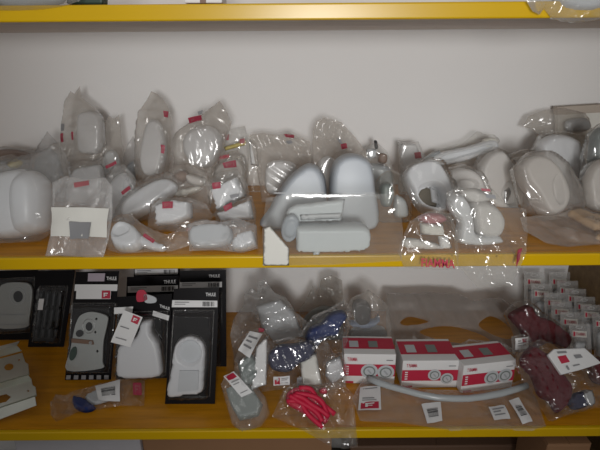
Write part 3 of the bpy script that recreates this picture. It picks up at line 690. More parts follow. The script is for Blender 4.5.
bagged('bagged_console', 'white console box with round right end in a flat clear bag over the rail', 'console', (332, 258), [(266, 198), (292, 194), (340, 194), (398, 194), (403, 230), (402, 261), (330, 265), (264, 266), (262, 232)],
       [dict(name='console', poly=[(296, 231), (320, 230.5), (345, 230), (360, 230), (367, 231), (371.5, 234), (373, 240), (372, 247), (368, 252), (360, 254.5), (340, 255), (318, 255.5), (296, 255)], T=.022, Tb=.04, R=.005, fit=False, w0=-.032, round=False, step=.004, m=W_CONSOLE),
        dict(name='lid', poly=[(284, 224), (288, 217), (296, 213), (322, 210), (348, 207), (346, 222), (345, 230), (296, 231)], T=.01, Tb=.012, R=.004, fit=False, w0=-.066, round=False, step=.004, m=W_CONSOLE),
        dict(name='lid_panel', poly=[(300, 222), (344, 220), (344, 226), (301, 228)], T=.002, Tb=.002, R=.002, fit=False, w0=-.0545, round=False, step=.004, m=LG_PLASTIC),
        dict(name='disc', poly=ellipse(290, 234, 9.5, 14.5, 16, 12), T=.010, Tb=.012, R=.006, fit=False, w0=-.042, panel=True, step=.003, m=solid('cool_grey_plastic', (.40, .44, .49), .4), label='grey round disc'),
        dict(name='tab', poly=[(313, 253), (320, 253), (320, 258), (313, 258)], T=.004, Tb=.004, R=.003, fit=False, w0=-.012, round=False, m=W_CONSOLE),
        dict(name='card', poly=[(264, 228), (270, 226), (289, 248), (289, 265), (263, 265)], T=.0006, Tb=.0006, R=.001, fit=False, w0=.003, round=False, m=CARDP, label='torn cream card')], [],
       Y=-.006, tilt=3, film_m=VEIL, amp=.0006, T=.002, sag=.001)
bagged('bagged_tape_roll', 'pinkish roll and white boxed bits in a bag with red lettering over the rail', 'bag', (436, 258), [(402, 238), (410, 221), (428, 211), (450, 213), (456, 228), (459, 252), (458, 269), (440, 270), (404, 268), (398, 252)],
       [dict(name='roll', poly=ellipse(440, 222, 15, 6, 12), T=.02, Tb=.02, R=.012, fit=False, w0=-.06, m=PINK_RED, label='pinkish red roll'), dict(name='carton', poly=[(425, 226), (450, 227), (450, 239), (426, 238)], T=.02, R=.004, fit=False, w0=-.045, round=False, m=CARDP),
        dict(name='flap', poly=[(442, 239), (452, 238), (457, 251), (444, 252)], T=.012, R=.004, fit=False, w0=-.03, round=False, m=PAPER), dict(name='base_plate', poly=[(410, 240), (440, 246), (444, 252), (408, 250)], T=.01, R=.006, fit=False, w0=-.03, m=W_WARM)],
       [('print', [(420, 257), (453, 258.5), (453, 267), (420, 265.5)])], Y=-.008, tilt=12, film_m=VEIL, amp=.003, sag=.003)
bagged('bagged_cover', 'bright white cover in a big square-cornered bag hanging over the rail', 'bagged cover', (488, 257), [(446, 193), (458, 186), (476, 189), (492, 188), (506, 204), (526, 209), (528, 232), (527, 252), (512, 286), (478, 288), (458, 266), (452, 230)],
       [dict(poly=[(455, 201), (466, 196), (476, 206), (480, 224), (484, 238), (504, 238), (511, 246), (488, 250), (466, 248), (463, 238), (464, 225), (454, 212)], T=.03, R=.018, fit=False, w0=-.05, m=W_PLASTIC, name='cover'),
        dict(name='cover_body', poly=[(480, 207), (494, 204), (508, 212), (514, 226), (507, 241), (486, 240), (480, 224)], T=.03, R=.025, fit=False, w0=-.055, m=W_WARM), dict(name='cover_shoulder', poly=[(470, 194), (492, 193), (502, 204), (480, 207)], T=.02, R=.012, fit=False, w0=-.065, m=W_WARM)],
       [('patch', [(480, 188), (488, 188.5), (489, 191), (481, 190.5)]), ('dark', [(483, 193), (492, 194), (493, 198), (484, 197)]), ('patch', [(516, 250), (521, 247), (519, 258), (514, 266)])], Y=-.012, tilt=9, film_m=VEIL, amp=.006, sag=.005)
bagged('bagged_cardboard', 'torn tan cardboard in a flat see-through bag at right of the middle shelf', 'bag', (566, 246), [(520, 218), (545, 216), (580, 212), (616, 208), (618, 244), (590, 246), (568, 249), (546, 243), (524, 230)],
       [dict(name='cardboard', poly=[(566, 214), (578, 211), (592, 217), (612, 220), (616, 229), (594, 230), (580, 222)], T=.012, R=.008, m=TAN_CARD, round=False), dict(name='cardboard', poly=[(594, 236), (616, 232), (616, 240), (596, 240)], T=.008, R=.006, m=TAN_CARD, round=False)],
       z=ZM, tilt=78, film_m=BEIGE, T=.01)

# ------------------------------------------------------------------ lower shelf: hanging packs at left
def plate(name, pl, poly, m, parent, holes=(), w=0.0, thick=0.003, step=0.006, round_=True, label=None):
    """a stamped sheet with real openings"""
    rng = np.random.default_rng(5)
    P = pl.uvs(poly); P = smooth_poly(P, 4) if round_ else P
    loops = [resample(pl.uvs(h), step * .6) for h in holes]
    V2, Fc, bd, B = triangulate(P, step, rng, loops)
    for L in loops: Fc = [f for f in Fc if not inside(np.array([V2[list(f)].mean(0)]), L)[0]]
    o = mesh(name, pl.pt(V2, np.full(len(V2), w)), Fc, m, parent)
    md = o.modifiers.new('thickness', 'SOLIDIFY'); md.thickness = thick; md.offset = 1
    if label: o['label'] = label
    return o
GP = 'black carded packs leaning on the lower shelf'
def pack(label, base, corners, tilt, z=None, Y=None, blister=None, bT=.03, strip=None, text=None, yaw=0, name='carded_pack'):
    pl = Plane(base, z=z, Y=Y, tilt=tilt, yaw=yaw)
    pl.shelf = ZL
    r = thing(name, label, 'pack', (pl.o[0], pl.o[1], ZL), GP)
    props(prism('backing_card', pl, corners, -.002, 0, BLACK_CARD, r), 'black backing card')
    if strip is not None:
        s = sheet('title_strip', pl, strip, PAPER, r, flat(.001)); props(s, 'white title strip')
        rr = random.Random(len(label))
        bars('printed_lines', pl, strip, [(.06, .2, .38, .32), (.06, .5, .3, .6)], GREY_INK, s, flat(.002))
        bars('barcode', pl, strip, [(.68 + .03 * k, .15, .68 + .03 * k + rr.choice((.01, .02)), .85) for k in range(9)], BLACK_INK, s, flat(.002))
    if text is not None: props(lettering('brand_lettering', 'THULE', pl, text, WHITE_INK, r, flat(.001)), 'white lettering')
    if blister is not None:
        b = solid_form('blister', pl, blister, BLISTER, r, T=bT, Tb=-.0012, R=.009, round_=False, step=.006, smooth=True, split=True)
        props(b, 'clear plastic blister')
        tube('edge_light_line', [pl.pt(pl.uv(bl_), np.array(.002)) for bl_ in [bil([blister[0], blister[1], blister[2], blister[3]], s_, t_) for s_, t_ in ((0, 0), (.5, 0), (1, 0), (1, .5), (1, 1), (.5, 1), (0, 1), (0, .5))]], .0016, VEIL, r, 6, True)  # pale tube added to draw light lines along the blister edges
    return r, pl

r, pl = pack('black pack with a grey plate and round hole, leftmost of the row', (14, 340), [(-8, 271), (38, 270), (32, 341), (-8, 341)], 14, z=ZL,
             blister=[(-6, 279), (35, 277), (31, 332), (-6, 334)], bT=.02)
plate('lock_plate', pl, [(4, 284), (27, 282), (34, 290), (31, 318), (28, 326), (2, 327), (-6, 318), (0, 300)], LOCK, r, [ellipse(20, 295, 4.5, 5)], w=.006, thick=.006)
prism('hole_disc', pl, ellipse(20.5, 295.5, 4.6, 5.6, 16), .010, .0135, D_PLASTIC, r); tube('hole_ring', [pl.pt(pl.uv(a), np.array(.0125)) for a in ellipse(20, 295, 7.5, 8.5, 18)], .0012, LG_PLASTIC, r, 6, True)  # dark disc stands in for the shade inside the hole
bars('groove', pl, [(3, 313), (28, 313), (28, 324), (3, 324)], [(0, 0, 1, .06), (0, .9, 1, .96)], G_PLASTIC, r, flat(.013))
r, pl = pack('glossy black pack with dark ribs and one small white tab, second from left', (46, 347), [(38, 271), (75, 270), (64, 349), (28, 348)], 18, z=ZL,
             blister=[(40, 286), (68, 286), (60, 343), (33, 342)], bT=.025)
for k in range(4):
    a = 42 + k * 6.4
    solid_form('rib', pl, [(a, 290), (a + 3.5, 290), (a - 2.5, 338), (a - 6, 338)], D_PLASTIC, r, T=.018, Tb=0, R=.006, round_=False)
sheet('tab', pl, [(44, 297), (49, 297), (47.5, 308), (42.5, 308)], PAPER, r, flat(.0265))
r, pl = pack('pack with grey lock mechanism under a white label with red emblem', (88, 380), [(76, 272), (119, 271), (111, 381), (65, 381)], 17, z=ZL,
             blister=[(73, 303), (116, 303), (109, 372), (68, 372)], bT=.025, text=[(107, 276.5), (117, 276.5), (117, 280), (107, 280)])
sheet('title_strip', pl, [(76, 284), (118.5, 284), (118, 290.5), (75.5, 290.5)], PAPER, r, flat(.005))
l = sheet('price_label', pl, [(77.5, 290), (112, 290), (111.5, 298.5), (77, 298.5)], PAPER, r, flat(.0055))
sheet('emblem', pl, [(103, 290), (111.5, 290), (111.3, 298), (102.8, 298)], RED_INK, l, flat(.0065))
bars('emblem_mark', pl, [(103, 290), (111.5, 290), (111.3, 298), (102.8, 298)], [(.25, .25, .4, .75), (.4, .25, .75, .4), (.4, .5, .65, .6)], WHITE_INK, l, flat(.0075))
sheet('picture_patch', pl, [(89, 273), (106, 273), (105, 281), (88.5, 281)], solid('pale_lilac_ink', (.42, .36, .42), .5), r, flat(.004))
lk = plate('lock_plate', pl, [(78, 322), (83, 314), (94, 311), (108, 315), (109, 322), (105, 340), (104, 360), (103, 367), (69, 369), (72, 350), (75, 334)], LOCK, r, [ellipse(91, 325, 3.2, 4, 12), ellipse(98, 318, 1.3, 1.3, 8), ellipse(97, 331, 1.2, 1.4, 8), ellipse(99, 350, 1.2, 1.5, 8)], w=.006, thick=.005, step=.004)
prism('hole_disc', pl, ellipse(91, 325.5, 3.4, 4.2, 14), .009, .0125, D_PLASTIC, r); tube('hole_ring', [pl.pt(pl.uv(a), np.array(.0115)) for a in ellipse(90.5, 325, 6, 7, 18)], .0011, STEEL, r, 6, True)  # dark disc laid over the plate to paint the hole's shade
prism('lever', pl, [(74, 337), (95, 339), (96, 343), (74, 341)], .011, .015, BROWN, r)
prism('rivet', pl, ellipse(93, 341, 1.6, 1.6, 10), .015, .017, STEEL, r)
prism('latch', pl, ellipse(75.5, 352, 3.2, 7, 12, 15), .011, .016, OLIVE, r); prism('latch', pl, ellipse(82, 332, 3.6, 3.4, 12), .011, .016, D_PLASTIC, r)
bars('printed_icons', pl, [(66, 373), (110, 373), (110, 380), (65, 380)], [(.04 + .17 * k, .2, .14 + .17 * k, .8) for k in range(6)], GREY_INK, r, flat(.004))
r, pl = pack('pack mostly hidden, white title strip peeping below the shelf edge at centre of row', (156, 330), [(134, 266), (180, 265), (178, 330), (132, 330)], 8, Y=.40, strip=[(135, 269), (178, 268.5), (178, 274), (135, 275)])
r, pl = pack('pack with white titled header between two others, behind the white cap pack', (150, 340), [(127, 277), (179, 276), (176, 345), (124, 345)], 10, Y=.34, strip=[(128, 286), (178, 285), (178, 291), (128, 292.5)], text=[(164, 280), (176, 279.5), (176, 283), (164, 283.5)])
r, pl = pack('tall pack behind the frontmost pack, its header just under the shelf edge', (203, 368), [(180, 271), (226, 270), (227, 375), (180, 376)], 12, Y=.25, blister=[(183, 292), (222, 292), (222, 364), (184, 364)], strip=[(180, 282), (222, 281.5), (222, 287), (180, 288)], text=[(209, 274.5), (220, 274), (220, 277), (209, 277.5)])
props(solid_form('fitting', pl, [(190, 300), (216, 300), (216, 355), (190, 355)], D_PLASTIC, r, T=.018, Tb=0, R=.008), 'dark fitting')
r, pl = pack('pack with a bottle shaped white cap and a crooked white tag', (140, 377), [(117, 297), (172, 294), (168, 378), (116, 379)], 16, Y=.165,
             blister=[(119, 312), (168, 311), (166, 375), (118, 376)], bT=.04, text=[(160, 304), (170, 307), (170, 310), (160, 307)])
props(solid_form('cap', pl, [(143, 319), (154, 318), (155, 330), (162, 342), (165, 360), (164, 373), (142, 376), (121, 374), (119, 358), (122, 342), (138, 333)], W_PLASTIC, r, T=.032, Tb=0, R=.02), 'white bottle shaped cap')
sheet('title_strip', pl, [(115, 307), (134, 306), (133, 312.5), (115, 313.5)], PAPER, r, flat(.005)); sheet('title_strip', pl, [(154, 310), (170, 315), (169, 320), (153, 315)], PAPER, r, flat(.005))
prism('hang_tab', pl, [(138, 291), (145, 290), (148, 299), (138, 301)], .002, .006, RED_INK, r, round_=True)['label'] = 'red tab'
prism('hang_tab', pl, [(145, 294), (156, 297), (156, 302), (146, 302)], .002, .006, LG_PLASTIC, r, round_=True)
tg = sheet('tag', pl, [(130, 306), (148, 313), (136, 342), (117, 337)], PAPER, r, flat(.042)); props(tg, 'crooked white tag with a red emblem')
sheet('emblem', pl, [(139, 310.5), (146, 313.5), (143, 320), (136.5, 317)], RED_INK, tg, flat(.0432))
bars('emblem_mark', pl, [(139, 310.5), (146, 313.5), (143, 320), (136.5, 317)], [(.25, .25, .4, .75), (.4, .25, .75, .4), (.4, .5, .65, .6)], WHITE_INK, tg, flat(.0442))
bars('printed_lines', pl, [(130, 306), (148, 313), (136, 342), (117, 337)], [(.15, .45, .6, .48), (.15, .8, .7, .83)], GREY_INK, tg, flat(.0435))
r, pl = pack('frontmost black pack holding a white handle with an oval recess', (190, 404), [(174, 289), (219, 287), (215, 406), (165, 405)], 17, z=ZL,
             blister=[(174, 310), (214, 310), (210, 396), (169, 396)], bT=.035, strip=[(172.5, 300), (217.5, 300.5), (217.5, 307), (172, 307)], text=[(206, 292.5), (216, 292.5), (216, 296), (206, 296)])
props(solid_form('handle', pl, [(174, 349), (180, 338), (191, 334), (202, 338), (207, 349), (206, 375), (203, 391), (186, 394), (168, 393), (172, 367)], W_PLASTIC, r, T=.022, Tb=0, R=.012,
                 cavity=ellipse(191, 350, 12.5, 13, 16), cav_depth=.012), 'white handle with an oval recess')
prism('inset', pl, ellipse(191.5, 350, 10.5, 11, 18), .006, .012, LG_PLASTIC, r); prism('handle_rib', pl, [(182, 367), (201, 367), (200, 386), (180, 388)], .022, .026, LG_PLASTIC, r)

# ------------------------------------------------------------------ lower shelf: zinc bracket and front bags at left
pl = Plane((8, 426), z=ZL, tilt=58, yaw=-14)
r = thing('folded_bracket', 'shiny zinc plated folded bracket with holes at the lower left edge', 'bracket', (pl.o[0], pl.o[1], ZL))
def strip_rows(name, rows, m, parent, nx=6):
    V, Fs = [], []
    for (lx, ly, rx, ry, wv) in rows:
        for i in range(nx + 1): V.append(pl.pt(pl.uv((lx + (rx - lx) * i / nx, ly + (ry - ly) * i / nx)), np.array(wv)))
    for j in range(len(rows) - 1):
        for i in range(nx): Fs.append((j * (nx + 1) + i, (j + 1) * (nx + 1) + i, (j + 1) * (nx + 1) + i + 1, j * (nx + 1) + i + 1))
    o = mesh(name, V, Fs, m, parent); s_ = o.modifiers.new('thickness', 'SOLIDIFY'); s_.thickness = .002
    return o
strip_rows('top_flange', [(-16, 353, 22, 343, .012), (-16, 361, 23, 350, .03), (-16, 364, 24, 353, .012)], ZINC, r)
plate('face_plate', pl, [(-16, 366), (25, 355), (28, 364), (31, 366), (32, 376), (-16, 390)], ZINC, r, [ellipse(12, 369, 4.8, 3.4, 14, -12), ellipse(22, 362, 1, .9, 8)], w=.012, round_=False, thick=.002)
strip_rows('fold', [(-16, 390, 32, 376, .012), (-16, 393, 33, 378.5, .022), (-16, 396, 33, 381, .006)], ZINC, r)
plate('face_plate', pl, [(-16, 396), (33, 381), (34, 386), (37, 388), (38, 396), (-16, 414)], ZINC, r, [[(-6, 399), (8, 395), (13, 398), (8, 403), (-6, 406)], ellipse(30, 392, 1, .9, 8)], w=.006, round_=False, thick=.002)
strip_rows('bottom_flange', [(-16, 414, 38, 396, .006), (-16, 417, 38.5, 399, .016), (-16, 428, 39, 407, .012)], ZINC, r)
bagged('bagged_fitting', 'flat clear bag with a blue piece and white label at left front', 'bag', (92, 414), [(50, 402), (56, 394), (66, 396), (76, 391), (100, 383), (121, 380), (145, 381), (144, 405), (121, 405), (96, 411), (76, 414), (57, 425), (51, 416)],
       [dict(name='clip', poly=[(73, 399), (84, 400), (92, 405), (96, 409), (86, 413), (75, 408)], T=.016, R=.008, m=BLUE, label='blue plastic clip'), dict(name='fitting', poly=[(86, 396), (110, 388), (112, 399), (92, 405)], T=.008, R=.006, m=LG_PLASTIC)],
       [('barcode', [(96, 388), (121, 381), (120.5, 403), (100, 404)]), ('patch', [(134, 386), (142, 385), (142, 396), (134, 397)])], z=ZL, tilt=76, film_m=CRINKLE, smooth=False, amp=.008)
bagged('bagged_box', 'grey green box in clear film with a slanted white sticker, left of the red strap', 'boxed part', (246, 426), [(221, 385), (226, 376), (240, 371), (252, 380), (266, 398), (270, 414), (262, 426), (242, 434), (232, 424)],
       [dict(name='carton', poly=[(226, 390), (246, 379), (263, 405), (259, 416), (240, 421), (231, 406)], T=.03, R=.008, round=False, m=GREEN_GREY)],
       [('tlabel', [(225, 379), (235, 374), (254, 395), (243, 400)])], Y=.012, tilt=50, film_m=CLEAR, amp=.006)
_, pl, bb = bagged('bagged_strap', 'bright red webbing strap bundled in a clear bag over the lower rail', 'bagged strap', (312, 431), [(283, 391), (296, 382), (318, 384), (340, 381), (353, 394), (356, 425), (358, 447), (344, 449), (328, 445), (302, 430), (272, 417), (278, 403)],
       [dict(name='strap', poly=[(287, 393), (298, 387), (311, 390), (321, 398), (328, 407), (330, 416), (325, 424), (314, 420), (300, 412), (287, 404)], T=.012, R=.012, m=RED_STRAP),
        dict(name='strap_end', poly=[(319, 389), (326, 388), (327, 393), (321, 394)], T=.01, R=.006, m=RED_STRAP)], Y=-.008, tilt=48, film_m=CRINKLE, smooth=False, amp=.007, T=.012, ncr=7)
for off_, wv in ((0, .013), (3.2, .017), (6.4, .019), (9.6, .017), (12.8, .013)):     # loops of webbing lying side by side
    c_ = [(287 + off_ * .9 + 34 * t + 2.5 * math.sin(7 * t + off_), 402 - off_ + 21 * t * t + 3 * t - 2 * math.sin(5 * t + off_ * .5)) for t in np.linspace(0, 1, 14)]
    tube('strand', [pl.pt(pl.uv(a), np.array(wv)) for a in c_], .0060, RED_STRAP, _)

# ------------------------------------------------------------------ lower shelf: heap of crumpled bags
bagged('bagged_fitting', 'smoky peaked bag at the back of the crumpled heap, left of the black cap bag', 'bag', (322, 346), [(298, 310), (306, 300), (313, 286), (318, 297), (321, 279), (331, 275), (342, 280), (343, 298), (349, 318), (346, 347), (300, 347)],
       [dict(name='fitting', poly=[(304, 318), (322, 306), (340, 312), (340, 342), (306, 342)], T=.025, rough=.008, m=GREEN_GREY)], Y=.40, tilt=10, film_m=DARKF, smooth=False, amp=.008)
bagged('bagged_fitting', 'large grey crinkled bag heaped beside the frontmost pack', 'bag', (268, 384), [(230, 335), (234, 318), (244, 304), (244, 294), (251, 288), (257, 292), (258, 281), (265, 279), (274, 292), (286, 297), (296, 312), (308, 322), (318, 345), (308, 364), (290, 376), (262, 384), (238, 376)],
       [dict(name='fitting', poly=[(256, 306), (280, 299), (294, 312), (304, 336), (276, 344), (262, 328)], round=False, T=.012, R=.02, m=LG_PLASTIC)], Y=.25, tilt=16, film_m=MILKG, smooth=False, amp=.014, ncr=7)
bagged('bagged_fitting', 'clear bag with a bright blue plastic piece in the middle of the heap', 'bag', (324, 366), [(298, 336), (312, 316), (330, 308), (344, 299), (352, 310), (348, 340), (340, 366), (304, 366)],
       [dict(name='clip', poly=[(305, 339), (310, 327), (321, 322), (330, 313), (342, 310), (347, 317), (341, 326), (337, 335), (326, 337), (317, 346)], T=.03, R=.02, m=BLUE, label='blue plastic clip')], Y=.175, tilt=25, film_m=CRINKLE, smooth=False, amp=.012, ncr=7)
bagged('bagged_fitting', 'bag with a white label and red emblem strip on the left flank of the heap', 'bag', (250, 391), [(234, 358), (246, 334), (256, 328), (268, 330), (272, 350), (266, 386), (250, 393), (234, 388)],
       [dict(name='fitting', poly=[(238, 364), (250, 352), (262, 364), (258, 384), (242, 386)], T=.025, round=False, rough=.008, m=GREEN_GREY), dict(name='slip', poly=[(257, 347), (268, 336), (267, 384), (252, 389)], T=.002, R=.002, w0=.022, round=False, m=PAPER, label='white sheet added as the bright reflection on the film')], [('plain', [(250, 331), (263, 334), (251, 358), (239, 350)]), ('patch', [(259, 328), (265, 329), (264, 332), (259, 332)])], Y=.07, tilt=35, film_m=CRINKLE, smooth=False, amp=.010)  # the slip is an added white sheet imitating a film reflection
bagged('bagged_fitting', 'large shiny bag with a navy piece and red square sticker at the heap front', 'bag', (302, 391), [(260, 352), (272, 341), (290, 337), (310, 341), (324, 336), (332, 350), (342, 372), (346, 386), (320, 392), (286, 389), (262, 392), (258, 372)],
       [dict(name='fitting', poly=[(268, 355), (278, 345), (295, 343), (309, 341), (316, 348), (310, 359), (299, 364), (288, 372), (272, 369)], T=.03, R=.018, m=NAVY, label='navy blue piece'), dict(name='insert', poly=[(300, 362), (316, 352), (322, 384), (302, 388)], T=.012, R=.006, round=False, m=CARDP)],
       [('label', [(274, 376), (290, 375), (290, 384), (274, 385)]), ('dark', [(297, 377), (302, 376), (302, 384), (297, 385)])], Y=.09, tilt=34, film_m=CRINKLE, smooth=False, amp=.012, ncr=7)
bagged('bagged_fitting', 'small bag with a pale white sleeve left of the first red box', 'bag', (334, 388), [(322, 362), (330, 354), (342, 352), (348, 370), (346, 388), (324, 389)],
       [dict(name='sleeve', poly=[(326, 362), (340, 356), (345, 376), (332, 384), (325, 376)], T=.015, round=False, R=.01, m=W_PLASTIC)], Y=.125, tilt=25, film_m=CRINKLE, smooth=False, amp=.010)
bagged('bagged_fitting', 'bag with a black round cap and blue rim behind the first red box', 'bag', (366, 342), [(344, 310), (352, 297), (362, 294), (368, 289), (378, 296), (388, 305), (392, 325), (390, 343), (346, 343)],
       [dict(name='cap', poly=[(352, 304), (361, 299), (370, 305), (369, 320), (356, 322)], T=.03, R=.015, m=D_PLASTIC, label='black cap'), dict(name='rim', poly=[(350, 320), (372, 319), (378, 314), (379, 320), (368, 326), (352, 325)], T=.025, R=.008, m=solid('pale_blue_plastic', (.22, .28, .40), .4)),
        dict(name='fitting', poly=[(352, 328), (382, 326), (384, 340), (352, 341)], T=.02, m=G_PLASTIC)], Y=.335, tilt=10, film_m=BEIGE, amp=.006)
_seed[0] += 3
bagged('cutout_sheet', 'wide grey film sheet with long oval openings leaning behind the red boxes', 'film sheet', (455, 349), [(386, 293), (404, 294), (430, 292), (458, 294), (474, 301), (484, 299), (500, 297), (518, 308), (532, 322), (540, 348), (520, 352), (470, 350), (430, 348), (386, 344)], [],
       [], Y=.30, tilt=52, film_m=film('thick_grey_film', (.88, .87, .86), (.52, .49, .465), .50, .2, cloud=.06, scale=14), holes=[[(400, 322), (409, 316), (424, 319), (428, 323), (413, 326), (402, 326)], [(419, 332), (440, 326), (465, 328), (489, 338), (484, 344), (460, 344), (435, 340)], [(478, 325), (490, 316), (505, 322), (514, 335), (505, 340), (487, 333)]], bagname='sheet', amp=.0025, sag=.004)

# ------------------------------------------------------------------ lower shelf: red and white boxes
def knob_box(label, base, front, depth_top, yaw, knobs):
    pl = Plane(base, z=ZL, tilt=0, yaw=yaw)
    r = thing('knob_box', label, 'box', (pl.o[0], pl.o[1], ZL), 'red and white picture boxes')
    P = pl.uvs(front); P[2, 1] = P[3, 1] = 0.0
    w_ = (P[1, 0] - P[0, 0]); h_ = max(P[0, 1], P[1, 1]); x0 = P[0, 0]
    uvr = np.array([(x0, 0), (x0 + w_, 0), (x0 + w_, h_), (x0, h_)])
    v = np.vstack([pl.pt(uvr, np.full(4, -depth_top)), pl.pt(uvr, np.zeros(4))])
    f = [(3, 2, 1, 0), (4, 5, 6, 7), (0, 1, 5, 4), (1, 2, 6, 5), (2, 3, 7, 6), (3, 0, 4, 7)]
    o = mesh('carton', v, f, PAPER, r); b = o.modifiers.new('bevel', 'BEVEL'); b.width = .0015; b.segments = 2
    def FQ(s0, t0, s1, t1, wv=.0008):                     # rectangle on the front, t from the top
        return pl.pt(np.array([(x0 + s0 * w_, (1 - t0) * h_), (x0 + s0 * w_, (1 - t1) * h_), (x0 + s1 * w_, (1 - t1) * h_), (x0 + s1 * w_, (1 - t0) * h_)]), np.full(4, wv))
    def TQ(s0, t0, s1, t1, lift=.0008):                   # rectangle on the top, t from the back
        a = pl.pt(np.array([(x0 + s * w_, h_) for s in (s0, s0, s1, s1)]), np.array([-(1 - t) * depth_top for t in (t0, t1, t1, t0)])); a[:, 2] += lift
        return a
    props(mesh('front_band', FQ(.0, .33, 1, .72), [(0, 1, 2, 3)], RED_INK, r), 'red band')
    mesh('lower_stripe', FQ(.04, .9, .2, .97), [(0, 1, 2, 3)], RED_INK, r)
    mesh('top_band', TQ(.0, .12, 1, .72), [(0, 1, 2, 3)], RED_INK, r)
    def tl(name, s, s0, t0, s1, t1, m):
        V, Fs = text2d(s); q = np.array([(x0 + (s0 + (s1 - s0) * x) * w_, (1 - (t1 + (t0 - t1) * y)) * h_) for x, y in V])
        return mesh(name, pl.pt(q, np.full(len(q), .0018)), Fs, m, r)
    props(tl('brand_lettering', 'T FIAMMA', .07, .1, .26, .22, RED_INK), 'red lettering')
    for t in (.38, .46, .54, .62): mesh('printed_lines', FQ(.05, t, .1, t + .04, .0018), [(0, 1, 2, 3)], WHITE_INK, r)
    mesh('printed_lines', FQ(.82, .17, .95, .2, .0012), [(0, 1, 2, 3)], GREY_INK, r)
    for (s, t, rad_) in knobs:
        c = np.array([x0 + s * w_, (1 - t) * h_])
        ring = np.array([c + rad_ * h_ * np.array([math.cos(a), math.sin(a)]) for a in np.linspace(0, 2 * math.pi, 20, endpoint=False)])
        k = mesh('knob_picture', pl.pt(ring, np.full(20, .0016)), [tuple(range(20))], LG_PLASTIC, r)
        ring2 = c + (ring - c) * .72; mesh('knob_ring', pl.pt(ring2, np.full(20, .0022)), [tuple(range(20))], GREEN_GREY, k)
        ring3 = c + (ring - c) * .55; mesh('knob_face', pl.pt(ring3, np.full(20, .0028)), [tuple(range(20))], LG_PLASTIC, k)
        bars_ = [pl.pt(c + np.array(((-.1, -.35), (.1, -.35), (.1, .35), (-.1, .35))) * rad_ * h_ @ np.array([[.8, .6], [-.6, .8]]), np.full(4, .0034))]
        mesh('knob_grip', bars_[0], [(0, 1, 2, 3)], G_PLASTIC, k)
    t_ = TQ(.12, .3, .3, .65, .0016); mesh('top_picture', t_, [(0, 1, 2, 3)], LG_PLASTIC, r); mesh('top_picture', TQ(.5, .3, .68, .65, .0016), [(0, 1, 2, 3)], GREEN_GREY, r)
    return r
knob_box('red and white knob box, left of the three in the row', (370, 384), [(344, 354), (396, 358), (396, 384), (344, 384)], .085, -2, [(.5, .55, .24), (.82, .58, .24)])
knob_box('red and white knob box in the middle of the three', (430, 388), [(403, 361), (459, 364), (458, 389), (402, 388)], .10, 0, [(.58, .5, .2), (.81, .64, .2)])
knob_box('red and white knob box, right of the three, turned slightly', (490, 390), [(464, 366), (516, 362), (513, 388), (463, 391)], .09, 9, [(.56, .52, .24), (.82, .5, .24)])
bagged('film_wrap', 'loose grey film crumpled over the top of the right knob box', 'film', (486, 358), [(456, 346), (470, 338), (500, 342), (516, 352), (515, 362), (490, 366), (462, 366)], [], [], Y=.20, tilt=60, film_m=GREYF, T=.012, amp=.008, bagname='film')

# ------------------------------------------------------------------ lower shelf: tube bag
_, pl, bb = bagged('bagged_tube', 'pale curved tube in a long flat bag in front of the knob boxes', 'bagged tube', (450, 428), [(364, 377), (384, 381), (420, 389), (462, 391), (500, 386), (522, 380), (536, 396), (546, 427), (532, 431), (500, 430), (450, 431), (400, 423), (360, 421), (352, 398)],
       [], [('vlabel', [(360, 389), (380, 388), (381, 412), (358, 412)]), ('barcode', [(421, 406), (440, 405), (442, 423), (427, 425)]), ('plain', [(488, 409), (504, 407), (510, 421), (494, 422)]), ('barcode', [(508, 403), (518, 400), (532, 424), (522, 426)])], z=ZL, tilt=84, film_m=CLEAR, smooth=False, T=.006, amp=.0025, sag=.004, ncr=7)
root_tube = _
cpts = [(368, 382), (378, 386), (390, 390), (405, 394), (420, 398), (436, 401), (452, 402), (468, 402), (484, 400), (500, 397), (514, 393), (526, 389)]
props(tube('tube', [pl.pt(pl.uv(p), np.array(.012)) for p in cpts], .0085, TUBE, root_tube), 'pale flexible tube')

